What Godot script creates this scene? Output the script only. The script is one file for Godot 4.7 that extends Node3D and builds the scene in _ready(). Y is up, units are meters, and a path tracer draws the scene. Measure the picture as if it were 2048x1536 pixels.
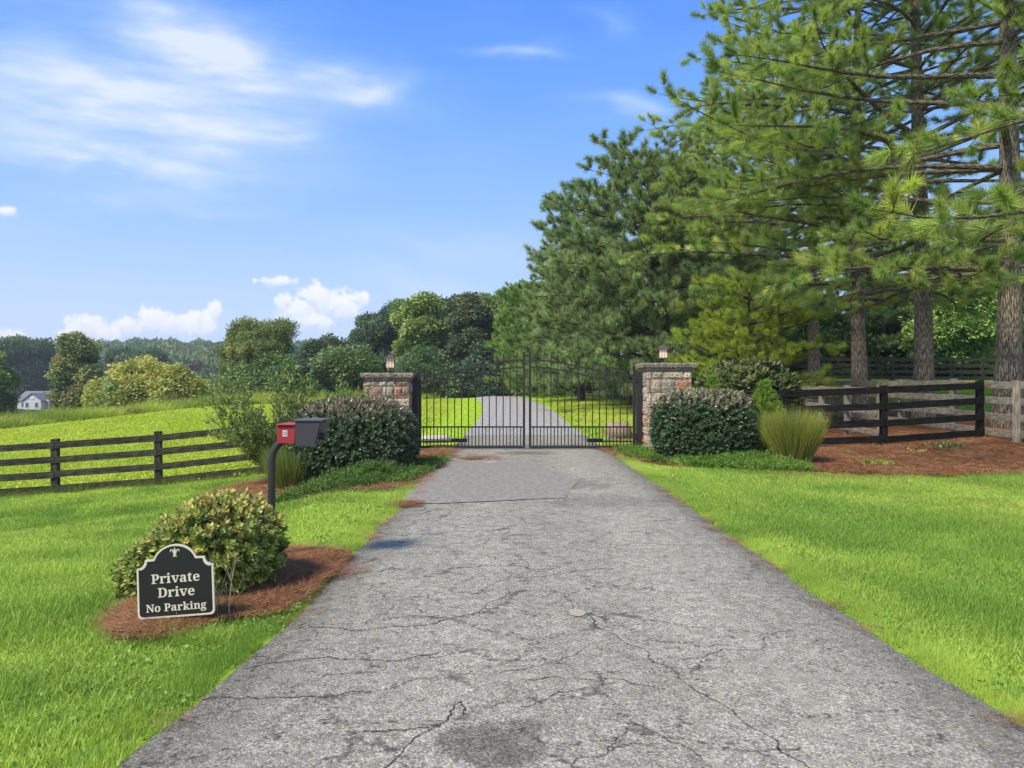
extends Node3D
# A private driveway with an iron gate, horse fences and pines.

var mats := {}
var used_names := {}
var nz := FastNoiseLite.new()
var nz2 := FastNoiseLite.new()


class Geo:
	var v := PackedVector3Array()
	var n := PackedVector3Array()
	var c := PackedColorArray()
	var u := PackedVector2Array()
	var u2 := PackedVector2Array()
	var ix := PackedInt32Array()
	var col := Color(1, 1, 1)

	func vert(p: Vector3, nn: Vector3, uv := Vector2.ZERO) -> int:
		v.append(p)
		n.append(nn)
		c.append(col)
		u.append(uv)
		return v.size() - 1

	# a flat face of 3 or 4 points, turned so that it looks along out
	func face(p: Array, out: Vector3, uvs: Array = []) -> void:
		var g: Vector3 = (p[1] - p[0]).cross(p[2] - p[0])
		if p.size() == 4:
			g = (p[2] - p[0]).cross(p[3] - p[1])
		if g.length_squared() < 1e-18:
			return
		g = g.normalized()
		var flip := g.dot(out) > 0.0
		if not flip:
			g = -g
		var ng := g if flip else g
		if ng.dot(out) < 0.0:
			ng = -ng
		var b := v.size()
		for i in p.size():
			vert(p[i], ng, uvs[i] if uvs.size() else Vector2.ZERO)
		if flip:
			ix.append_array([b, b + 2, b + 1])
			if p.size() == 4:
				ix.append_array([b, b + 3, b + 2])
		else:
			ix.append_array([b, b + 1, b + 2])
			if p.size() == 4:
				ix.append_array([b, b + 2, b + 3])

	# a box with chamfered edges; uv runs along its longest side
	func box(t: Transform3D, s: Vector3, ch := 0.004) -> void:
		var h := s * 0.5
		ch = minf(ch, minf(h.x, minf(h.y, h.z)) * 0.45)
		var k := 0
		if s.y >= s.x and s.y >= s.z:
			k = 1
		elif s.z >= s.x:
			k = 2
		var put := func(pts: Array, out: Vector3) -> void:
			var w := []
			var uvs := []
			for q: Vector3 in pts:
				w.append(t * q)
				var a := q[k]
				var m := absf(out.x)
				var b := q[(k + 1) % 3] if absf(out[(k + 1) % 3]) < absf(out[(k + 2) % 3]) else q[(k + 2) % 3]
				if absf(out[k]) > 0.9:
					a = q[(k + 2) % 3]
					b = q[(k + 1) % 3]
				uvs.append(Vector2(a + t.origin.x * 0.37 + t.origin.y, b + t.origin.z * 0.61 + t.origin.x))
			face(w, t.basis * out, uvs)
		for ax in 3:
			var b := (ax + 1) % 3
			var d := (ax + 2) % 3
			for sg in [-1.0, 1.0]:
				var pts := []
				for q in [[-1, -1], [1, -1], [1, 1], [-1, 1]]:
					var p := Vector3()
					p[ax] = sg * h[ax]
					p[b] = q[0] * (h[b] - ch)
					p[d] = q[1] * (h[d] - ch)
					pts.append(p)
				var o := Vector3()
				o[ax] = sg
				put.call(pts, o)
				for sb in [-1.0, 1.0]:
					var e := []
					for q in [[0, -1], [1, -1], [1, 1], [0, 1]]:
						var p := Vector3()
						p[ax] = sg * (h[ax] - (ch if q[0] else 0.0))
						p[b] = sb * (h[b] - (0.0 if q[0] else ch))
						p[d] = q[1] * (h[d] - ch)
						e.append(p)
					var o2 := Vector3()
					o2[ax] = sg
					o2[b] = sb
					put.call(e, o2.normalized())
		for sx in [-1.0, 1.0]:
			for sy in [-1.0, 1.0]:
				for sz in [-1.0, 1.0]:
					var o := Vector3(sx, sy, sz)
					put.call([o * h - o * Vector3(0, ch, ch), o * h - o * Vector3(ch, 0, ch), o * h - o * Vector3(ch, ch, 0)], o.normalized())

	func bar(a: Vector3, b: Vector3, w: float, d: float, ch := 0.003, up := Vector3.UP) -> void:
		var y := (b - a).normalized()
		var x := y.cross(up)
		if x.length() < 0.01:
			x = y.cross(Vector3.BACK)
		x = x.normalized()
		box(Transform3D(Basis(x, y, x.cross(y)), (a + b) * 0.5), Vector3(w, (b - a).length(), d), ch)

	func tube(p: PackedVector3Array, r: PackedFloat32Array, sides := 8, cap := true, bump: FastNoiseLite = null, amp := 0.0) -> void:
		var b := v.size()
		var side := Vector3.ZERO
		var run := 0.0
		for i in p.size():
			var t := (p[mini(i + 1, p.size() - 1)] - p[maxi(i - 1, 0)]).normalized()
			if side == Vector3.ZERO:
				side = t.cross(Vector3(0.31, 0.12, 0.94))
			side = (side - t * side.dot(t)).normalized()
			var o := t.cross(side)
			if i > 0:
				run += p[i].distance_to(p[i - 1])
			for k in sides + 1:
				var a := TAU * k / sides
				var d := side * cos(a) + o * sin(a)
				var rr := r[i]
				if bump:
					rr *= 1.0 + amp * bump.get_noise_3d(cos(a) * 40.0, p[i].y * 22.0 + p[i].x * 77.0, sin(a) * 40.0)
				vert(p[i] + d * rr, d, Vector2(a * r[0], run))
		var m := sides + 1
		for i in p.size() - 1:
			for k in sides:
				var q := b + i * m + k
				ix.append_array([q, q + m, q + 1, q + 1, q + m, q + m + 1])
		if cap:
			for e in [0, p.size() - 1]:
				var t := (p[1] - p[0]).normalized() * -1.0 if e == 0 else (p[e] - p[e - 1]).normalized()
				for k in sides:
					face([p[e], v[b + e * m + k], v[b + e * m + k + 1]], t)

	# a thin leaf: base, two shoulders, tip
	func leaf(p: Vector3, d: Vector3, w: Vector3, l: float, hw: float, fold := 0.0) -> void:
		var up := d.cross(w).normalized()
		var s := p + d * l * 0.45 + up * fold * hw
		face([p, s + w * hw, p + d * l, s - w * hw], up)

	func blade(p: Vector3, d: Vector3, l: float, hw: float, sag: float, seg := 2) -> void:
		var w := d.cross(Vector3.UP)
		if w.length() < 0.05:
			w = Vector3.RIGHT
		w = w.normalized().rotated(d, sag * 9.0)
		var flat := Vector3(d.x, 0, d.z)
		var pts := []
		for i in seg + 1:
			var t := float(i) / seg
			pts.append(p + d * l * t + (flat * 0.5 - Vector3.UP * 0.6) * l * sag * t * t)
		for i in seg:
			var h0 := hw * (1.0 - 0.85 * pow(float(i) / seg, 1.6))
			var h1 := hw * (1.0 - 0.97 * pow(float(i + 1) / seg, 1.6))
			if i == seg - 1:
				face([pts[i] - w * h0, pts[i] + w * h0, pts[i + 1]], w.cross(d))
			else:
				face([pts[i] - w * h0, pts[i] + w * h0, pts[i + 1] + w * h1, pts[i + 1] - w * h1], w.cross(d))

	func mesh() -> ArrayMesh:
		var a := []
		a.resize(Mesh.ARRAY_MAX)
		a[Mesh.ARRAY_VERTEX] = v
		a[Mesh.ARRAY_NORMAL] = n
		a[Mesh.ARRAY_COLOR] = c
		a[Mesh.ARRAY_TEX_UV] = u
		if u2.size() == v.size():
			a[Mesh.ARRAY_TEX_UV2] = u2
		a[Mesh.ARRAY_INDEX] = ix
		var m := ArrayMesh.new()
		m.add_surface_from_arrays(Mesh.PRIMITIVE_TRIANGLES, a)
		return m


class Scatter:
	var xf: Array[Transform3D] = []
	var col: Array[Color] = []

	func add(t: Transform3D, c: Color) -> void:
		xf.append(t)
		col.append(c)


func rng(s: int) -> RandomNumberGenerator:
	var r := RandomNumberGenerator.new()
	r.seed = s
	return r


func numbered(parent: Node, called: String) -> String:
	var key := "%d/%s" % [parent.get_instance_id(), called]
	var k: int = used_names.get(key, 0)
	used_names[key] = k + 1
	return called if k == 0 else "%s_%03d" % [called, k]


func place(called: String, m: Mesh, mat: Material, parent: Node = self, at := Vector3.ZERO) -> MeshInstance3D:
	var o := MeshInstance3D.new()
	o.name = numbered(parent, called)
	o.mesh = m
	o.material_override = mat
	o.position = at
	parent.add_child(o, true)
	return o


func scatter(called: String, m: Mesh, mat: Material, s: Scatter, parent: Node = self) -> MultiMeshInstance3D:
	var mm := MultiMesh.new()
	mm.transform_format = MultiMesh.TRANSFORM_3D
	mm.use_colors = true
	mm.mesh = m
	mm.instance_count = s.xf.size()
	for i in s.xf.size():
		mm.set_instance_transform(i, s.xf[i])
		mm.set_instance_color(i, s.col[i])
	var o := MultiMeshInstance3D.new()
	o.name = numbered(parent, called)
	o.multimesh = mm
	o.set_meta("kind", "stuff")
	o.material_override = mat
	parent.add_child(o, true)
	return o


func tag(o: Node, label: String, category := "", group := "", kind := "") -> void:
	for kv in [["label", label], ["category", category], ["group", group], ["kind", kind]]:
		if kv[1]:
			o.set_meta(kv[0], kv[1])


func thing(called: String, label: String, category: String, at := Vector3.ZERO, turn := 0.0, group := "") -> Node3D:
	var o := Node3D.new()
	o.name = numbered(self, called)
	o.position = at
	o.rotation.y = turn
	add_child(o, true)
	tag(o, label, category, group)
	return o


func dup(src: Node3D, called: String, label: String) -> Node3D:
	var o: Node3D = src.duplicate()
	o.name = numbered(self, called)
	add_child(o, true)
	o.set_meta("label", label)
	return o


func lin(r: float, g: float, b: float, a := 1.0) -> Color:
	return Color(r, g, b, a).linear_to_srgb()


# vertex-coloured material; back is how much light passes through a leaf
func vmat(key: String, rough: float, back := 0.0, spec := 0.5) -> StandardMaterial3D:
	if not mats.has(key):
		var m := StandardMaterial3D.new()
		m.resource_name = key
		m.vertex_color_use_as_albedo = true
		m.roughness = rough
		m.metallic_specular = spec
		m.cull_mode = BaseMaterial3D.CULL_DISABLED
		if back > 0.0:
			m.backlight_enabled = true
			m.backlight = Color(back, back, back * 0.55).linear_to_srgb()
		mats[key] = m
	return mats[key]


func jit(c: Color, r: RandomNumberGenerator, a: float) -> Color:
	var k := 1.0 + r.randf_range(-a, a)
	return Color(c.r * k * (1.0 + r.randf_range(-a, a) * 0.35), c.g * k, c.b * k * (1.0 + r.randf_range(-a, a) * 0.4))


func mixc(a: Color, b: Color, t: float) -> Color:
	return a.lerp(b, clampf(t, 0.0, 1.0))


func upright(dir: Vector3, roll: float, s := 1.0) -> Basis:
	var y := dir.normalized()
	var x := y.cross(Vector3(0.17, 0.33, 0.93))
	if x.length() < 0.05:
		x = y.cross(Vector3.RIGHT)
	x = x.normalized().rotated(y, roll)
	return Basis(x * s, y * s, x.cross(y) * s)


func ball(r: RandomNumberGenerator) -> Vector3:
	var z := r.randf_range(-1, 1)
	var a := r.randf() * TAU
	var k := sqrt(1.0 - z * z)
	return Vector3(k * cos(a), z, k * sin(a))


# ---------------------------------------------------------------- the lie of the land
func gh(x: float, z: float) -> float:
	var d := -z
	var h := 0.46 * smoothstep(28.0, 54.0, d) - 0.012 * maxf(d - 60.0, 0.0) * smoothstep(200.0, 60.0, d)
	if x < -2.2:
		var s := 1.3 * (1.0 - exp(-(-x - 2.2) * 0.17))
		h -= s * smoothstep(2.0, 13.0, d) * (1.0 - 0.55 * smoothstep(18.0, 50.0, d))
	if x < -20.0:
		h -= (-x - 20.0) * 0.115 * smoothstep(14.0, 55.0, d) * smoothstep(-130.0, -45.0, x)
	if x > 4.0:
		h += 0.04 * minf(x - 4.0, 10.0) * smoothstep(12.5, 17.0, d)
		h += 1.0 * smoothstep(22.0, 42.0, d) * smoothstep(9.0, 16.0, x)
	h += lerpf(0.0, -5.2, smoothstep(62.0, 190.0, d) * smoothstep(0.0, -60.0, x))
	h += 23.0 * smoothstep(260.0, 560.0, d) * (0.62 + 0.38 * sin(x * 0.006 + 2.9))
	h += nz.get_noise_2d(x * 0.6, z * 0.6) * 0.05 * smoothstep(0.0, 3.0, absf(x - 0.4) - 1.7) + nz.get_noise_2d(x * 0.05 + 40.0, z * 0.05) * 0.9 * smoothstep(75.0, 160.0, d)
	return h


func at(x: float, z: float, up := 0.0) -> Vector3:
	return Vector3(x, gh(x, z) + up, z)


func drive_mid(z: float) -> float:
	return 0.38 - 1.25 * smoothstep(30.0, 56.0, -z) * clampf((-z - 30.0) / 26.0, 0.0, 2.0)


func drive_half(z: float, side: float) -> float:
	return 1.79 + 0.16 * smoothstep(4.5, 2.5, -z) - 0.12 * smoothstep(8.0, 10.0, -z) * smoothstep(13.0, 10.0, -z) * float(side < 0) + 0.05 * nz2.get_noise_2d(z * 9.0, side * 50.0) + 0.045 * nz.get_noise_2d(z * 60.0, side * 90.0)


func inside(poly: PackedVector2Array, x: float, z: float) -> bool:
	return Geometry2D.is_point_in_polygon(Vector2(x, z), poly)


func wobble(poly: PackedVector2Array, step: float, amp: float, sd: float) -> PackedVector2Array:
	var out := PackedVector2Array()
	for i in poly.size():
		var a := poly[i]
		var b := poly[(i + 1) % poly.size()]
		var k := maxi(1, int(a.distance_to(b) / step))
		for j in k:
			var p := a.lerp(b, float(j) / k)
			out.append(p + Vector2(nz.get_noise_2d(p.x * 55.0 + sd, p.y * 55.0), nz.get_noise_2d(p.x * 55.0, p.y * 55.0 + sd + 99.0)) * amp)
	return out


# a sheet laid over the ground inside an outline
func sheet(poly: PackedVector2Array, step: float, lift: float, bulge := 0.0) -> Geo:
	var g := Geo.new()
	var pts := PackedVector2Array(poly)
	var lo := poly[0]
	var hi := poly[0]
	for p in poly:
		lo = lo.min(p)
		hi = hi.max(p)
	var r := rng(7)
	var x := lo.x
	while x < hi.x:
		var z := lo.y
		while z < hi.y:
			var p := Vector2(x + r.randf_range(-0.25, 0.25) * step, z + r.randf_range(-0.25, 0.25) * step)
			if Geometry2D.is_point_in_polygon(p, poly):
				pts.append(p)
			z += step
		x += step
	var tri := Geometry2D.triangulate_delaunay(pts)
	for i in pts.size():
		var p := pts[i]
		var k := 0.0
		if i >= poly.size():
			k = 1.0
		g.vert(at(p.x, p.y, lift + k * bulge * (0.6 + 0.8 * nz.get_noise_2d(p.x * 70, p.y * 70))), Vector3.UP, p)
	for i in range(0, tri.size(), 3):
		var a := pts[tri[i]]
		var b := pts[tri[i + 1]]
		var c := pts[tri[i + 2]]
		if Geometry2D.is_point_in_polygon((a + b + c) / 3.0, poly):
			if (b - a).cross(c - a) > 0.0:
				g.ix.append_array([tri[i], tri[i + 1], tri[i + 2]])
			else:
				g.ix.append_array([tri[i], tri[i + 2], tri[i + 1]])
	smooth(g)
	return g


func smooth(g: Geo) -> void:
	var nn := PackedVector3Array()
	nn.resize(g.v.size())
	for i in range(0, g.ix.size(), 3):
		var k := (g.v[g.ix[i + 2]] - g.v[g.ix[i]]).cross(g.v[g.ix[i + 1]] - g.v[g.ix[i]])
		for j in 3:
			nn[g.ix[i + j]] += k
	for i in nn.size():
		g.n[i] = nn[i].normalized() if nn[i].length_squared() > 0.0 else Vector3.UP


# ---------------------------------------------------------------- textures
func noise_tex(freq: float, size: int, lo: float, hi: float, sd: int, oct := 4) -> ImageTexture:
	var f := FastNoiseLite.new()
	f.seed = sd
	f.frequency = freq
	f.fractal_octaves = oct
	var im := f.get_seamless_image(size, size)
	var b := im.get_data()
	for i in b.size():
		b[i] = int(255.0 * clampf(lerpf(lo, hi, b[i] / 255.0), 0.0, 1.0))
	return ImageTexture.create_from_image(Image.create_from_data(size, size, false, Image.FORMAT_L8, b))


# streaked wood: long grain along u
func wood_tex(sd: int, dark: Color, light: Color) -> ImageTexture:
	var f := FastNoiseLite.new()
	f.seed = sd
	f.frequency = 0.045
	f.fractal_octaves = 4
	var a := f.get_seamless_image(64, 256)
	a.resize(512, 256, Image.INTERPOLATE_CUBIC)
	f.frequency = 0.012
	var b := f.get_seamless_image(512, 256)
	var da := a.get_data()
	var db := b.get_data()
	var o := PackedByteArray()
	o.resize(512 * 256 * 3)
	for i in da.size():
		var t := clampf((da[i] / 255.0 - 0.5) * 1.5 + 0.5, 0.0, 1.0) * 0.6 + db[i] / 255.0 * 0.4
		t = smoothstep(0.2, 0.85, t)
		o[i * 3] = int(255.0 * lerpf(dark.r, light.r, t))
		o[i * 3 + 1] = int(255.0 * lerpf(dark.g, light.g, t))
		o[i * 3 + 2] = int(255.0 * lerpf(dark.b, light.b, t))
	return ImageTexture.create_from_image(Image.create_from_data(512, 256, false, Image.FORMAT_RGB8, o))


func wood_mat(key: String, sd: int, dark: Color, light: Color) -> StandardMaterial3D:
	var m := vmat(key, 0.85, 0.0, 0.3)
	m.albedo_texture = wood_tex(sd, dark, light)
	m.uv1_scale = Vector3(0.7, 3.0, 1)
	m.heightmap_enabled = true
	m.heightmap_texture = m.albedo_texture
	m.heightmap_scale = 0.15
	return m


func asphalt_tex(sd: int, base: float, spread: float) -> Array:
	var f := FastNoiseLite.new()
	f.seed = sd
	f.noise_type = FastNoiseLite.TYPE_CELLULAR
	f.cellular_return_type = FastNoiseLite.RETURN_CELL_VALUE
	f.cellular_jitter = 1.0
	f.frequency = 0.26
	f.fractal_type = FastNoiseLite.FRACTAL_NONE
	var a := f.get_seamless_image(1024, 1024, false, false, 0.06).get_data()
	f.cellular_return_type = FastNoiseLite.RETURN_DISTANCE
	var e := f.get_seamless_image(1024, 1024, false, false, 0.06).get_data()
	var s := FastNoiseLite.new()
	s.seed = sd + 5
	s.frequency = 0.02
	s.fractal_octaves = 5
	var c := s.get_seamless_image(1024, 1024).get_data()
	var o := PackedByteArray()
	o.resize(1024 * 1024 * 3)
	var hgt := PackedByteArray()
	hgt.resize(1024 * 1024)
	for i in a.size():
		var k := a[i] / 255.0
		var t := base + spread * (k - 0.5) * 0.6 + (c[i] / 255.0 - 0.5) * 0.16
		if k > 0.82:
			t += spread * 0.42
		elif k < 0.2:
			t -= spread * 0.26
		t -= maxf(0.0, e[i] / 255.0 - 0.42) * 0.34
		var q := clampf(t, 0.06, 0.9) * 255.0
		o[i * 3] = int(minf(q * 1.015, 255.0))
		o[i * 3 + 1] = int(q * 0.995)
		o[i * 3 + 2] = int(q * (0.92 + 0.05 * sin(k * 40.0)))
		hgt[i] = int(255.0 * clampf(1.0 - e[i] / 255.0 * 1.1, 0.0, 1.0))
	return [ImageTexture.create_from_image(Image.create_from_data(1024, 1024, false, Image.FORMAT_RGB8, o)), ImageTexture.create_from_image(Image.create_from_data(1024, 1024, false, Image.FORMAT_L8, hgt))]


const DX0 := -2.2
const DX1 := 3.0
const DZ0 := 4.0
const DZ1 := -22.0

func px_of(p: Vector2) -> Vector2:
	return Vector2((p.x - DX0) / (DX1 - DX0) * 1024.0, (p.y - DZ0) / (DZ1 - DZ0) * 2048.0)


func stroke(im: Image, pts: Array, wid: float, dark: float, sd: int) -> void:
	var r := rng(sd)
	for i in pts.size() - 1:
		var a: Vector2 = pts[i]
		var b: Vector2 = pts[i + 1]
		var k := int(a.distance_to(b) * 260.0) + 1
		for j in k:
			var p := a.lerp(b, float(j) / k)
			p += Vector2(nz.get_noise_2d(p.x * 260.0, p.y * 260.0), nz.get_noise_2d(p.y * 260.0, p.x * 260.0)) * 0.07
			var q := px_of(p)
			var w: float = wid * (0.5 + 0.9 * absf(nz.get_noise_2d(p.x * 150.0 + sd, p.y * 150.0)) + r.randf() * 0.3)
			var hx := maxi(1, int(w * 197.0))
			var hy := maxi(1, int(w * 79.0))
			for yy in hy:
				for xx in hx:
					var X := int(q.x) + xx - hx / 2
					var Y := int(q.y) + yy - hy / 2
					if X >= 0 and Y >= 0 and X < 1024 and Y < 2048:
						var o := im.get_pixel(X, Y)
						var t := dark + r.randf() * 0.15
						im.set_pixel(X, Y, Color(o.r * t, o.g * t, o.b * t))


# cracks and stains over the drive, laid out in metres
func wear_tex() -> ImageTexture:
	var f := FastNoiseLite.new()
	f.seed = 31
	f.noise_type = FastNoiseLite.TYPE_CELLULAR
	f.cellular_return_type = FastNoiseLite.RETURN_DISTANCE2_SUB
	f.cellular_jitter = 1.0
	f.frequency = 0.028
	f.fractal_type = FastNoiseLite.FRACTAL_NONE
	f.domain_warp_enabled = true
	f.domain_warp_amplitude = 26.0
	f.domain_warp_frequency = 0.03
	var w := 512
	var big := Image.create_empty(512, 2048, false, Image.FORMAT_L8)
	big = f.get_image(300, 2048, false, false, false)
	big.resize(512, 2048, Image.INTERPOLATE_CUBIC)
	f.frequency = 0.075
	f.seed = 77
	var fine := f.get_image(512, 2048, false, false, false)
	f.fractal_type = FastNoiseLite.FRACTAL_NONE
	var m := FastNoiseLite.new()
	m.seed = 5
	m.frequency = 0.008
	m.fractal_octaves = 4
	var mask := m.get_image(512, 2048)
	m.seed = 9
	m.frequency = 0.02
	var tone := m.get_image(512, 2048)
	var A := big.get_data()
	var B := fine.get_data()
	var M := mask.get_data()
	var T := tone.get_data()
	var o := PackedByteArray()
	o.resize(512 * 2048 * 3)
	for i in A.size():
		var x := DX0 + (DX1 - DX0) * (i % 512) / 512.0
		var z := DZ0 + (DZ1 - DZ0) * (i / 512) / 2048.0
		var left := smoothstep(1.6, -0.6, x)
		var k := 0.92 + 0.09 * (T[i] / 255.0 - 0.5) + 0.05 * (M[i] / 255.0 - 0.5)
		var ma := M[i] / 255.0
		var th := 1.0 + 3.0 * smoothstep(0.30, 0.62, ma * 0.6 + left * 0.5)
		if A[i] < th:
			k *= lerpf(0.64, 1.0, A[i] / maxf(th, 0.1) * 0.7)
		var tf := 5.5 * smoothstep(0.42, 0.75, ma * 0.75 + left * 0.34)
		if B[i] < tf * 0.45:
			k *= 0.86
		# worn wheel tracks are a little paler, edges darker
		k *= 1.0 - 0.20 * smoothstep(1.35, 1.85, absf(x - 0.38)) + 0.05 * exp(-pow((absf(x - 0.4) - 0.75) / 0.3, 2.0))
		var v := int(clampf(k, 0.0, 1.0) * 255.0)
		o[i * 3] = v
		o[i * 3 + 1] = v
		o[i * 3 + 2] = int(v * 0.985)
	var im := Image.create_from_data(512, 2048, false, Image.FORMAT_RGB8, o)
	im.resize(1024, 2048, Image.INTERPOLATE_CUBIC)
	# damp, tar-dark stains and a pale patch
	for sp in [[-0.10, -3.12, 0.30, 0.22, 0.74], [0.05, -3.28, 0.18, 0.10, 0.8], [0.75, -11.2, 0.9, 0.7, 0.87], [0.30, -16.2, 0.7, 0.5, 0.80], [1.2, -9.6, 1.0, 0.6, 0.9], [-0.75, -13.6, 0.5, 0.5, 0.88]]:
		var c := px_of(Vector2(sp[0], sp[1]))
		var rx: float = sp[2] * 197.0
		var ry: float = sp[3] * 79.0
		for yy in range(int(-ry * 1.6), int(ry * 1.6)):
			for xx in range(int(-rx * 1.6), int(rx * 1.6)):
				var X := int(c.x) + xx
				var Y := int(c.y) + yy
				if X < 0 or Y < 0 or X > 1023 or Y > 2047:
					continue
				var d := sqrt(pow(xx / rx, 2.0) + pow(yy / ry, 2.0)) + 0.5 * nz.get_noise_2d(X * 1.2, Y * 3.0)
				var t := lerpf(sp[4], 1.0, smoothstep(0.6, 1.05, d))
				var q := im.get_pixel(X, Y)
				im.set_pixel(X, Y, Color(q.r * t, q.g * t, q.b * t))
	var rs := rng(88)
	for i in 70:
		var p := Vector2(rs.randf_range(-1.4, 1.1), -rs.randf_range(2.6, 13.0))
		var q := p
		var line := [p]
		var a := rs.randf_range(-0.5, 0.5) + (PI / 2 if rs.randf() < 0.3 else 0.0)
		for j in rs.randi_range(3, 8):
			a += rs.randf_range(-0.5, 0.5)
			q += Vector2(cos(a), sin(a)) * rs.randf_range(0.06, 0.16)
			if absf(q.x - 0.38) > 1.7:
				break
			line.append(q)
		stroke(im, line, 0.0065, 0.66, 100 + i)
	stroke(im, [Vector2(0.46, -4.85), Vector2(0.58, -4.5), Vector2(0.72, -4.2), Vector2(0.80, -3.95), Vector2(0.90, -3.6), Vector2(1.02, -3.3), Vector2(1.14, -3.0), Vector2(1.3, -2.6)], 0.011, 0.68, 3)
	stroke(im, [Vector2(-0.66, -3.22), Vector2(-0.45, -3.22), Vector2(-0.32, -3.24), Vector2(-0.28, -3.45), Vector2(-0.25, -3.55), Vector2(-0.18, -3.4)], 0.010, 0.5, 4)
	stroke(im, [Vector2(-0.34, -3.22), Vector2(-0.42, -3.05), Vector2(-0.5, -2.9)], 0.009, 0.5, 5)
	stroke(im, [Vector2(-1.4, -4.0), Vector2(-1.0, -4.1), Vector2(-0.6, -4.05), Vector2(-0.4, -4.2)], 0.010, 0.45, 6)
	stroke(im, [Vector2(-1.25, -4.6), Vector2(-0.9, -4.55), Vector2(-0.5, -4.7), Vector2(-0.2, -4.9)], 0.010, 0.45, 7)
	stroke(im, [Vector2(-1.5, -3.6), Vector2(-1.1, -3.55), Vector2(-0.7, -3.65)], 0.009, 0.5, 8)
	stroke(im, [Vector2(-0.85, -14.9), Vector2(-0.3, -14.7), Vector2(0.1, -15.1)], 0.02, 0.5, 9)
	return ImageTexture.create_from_image(im)


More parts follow.
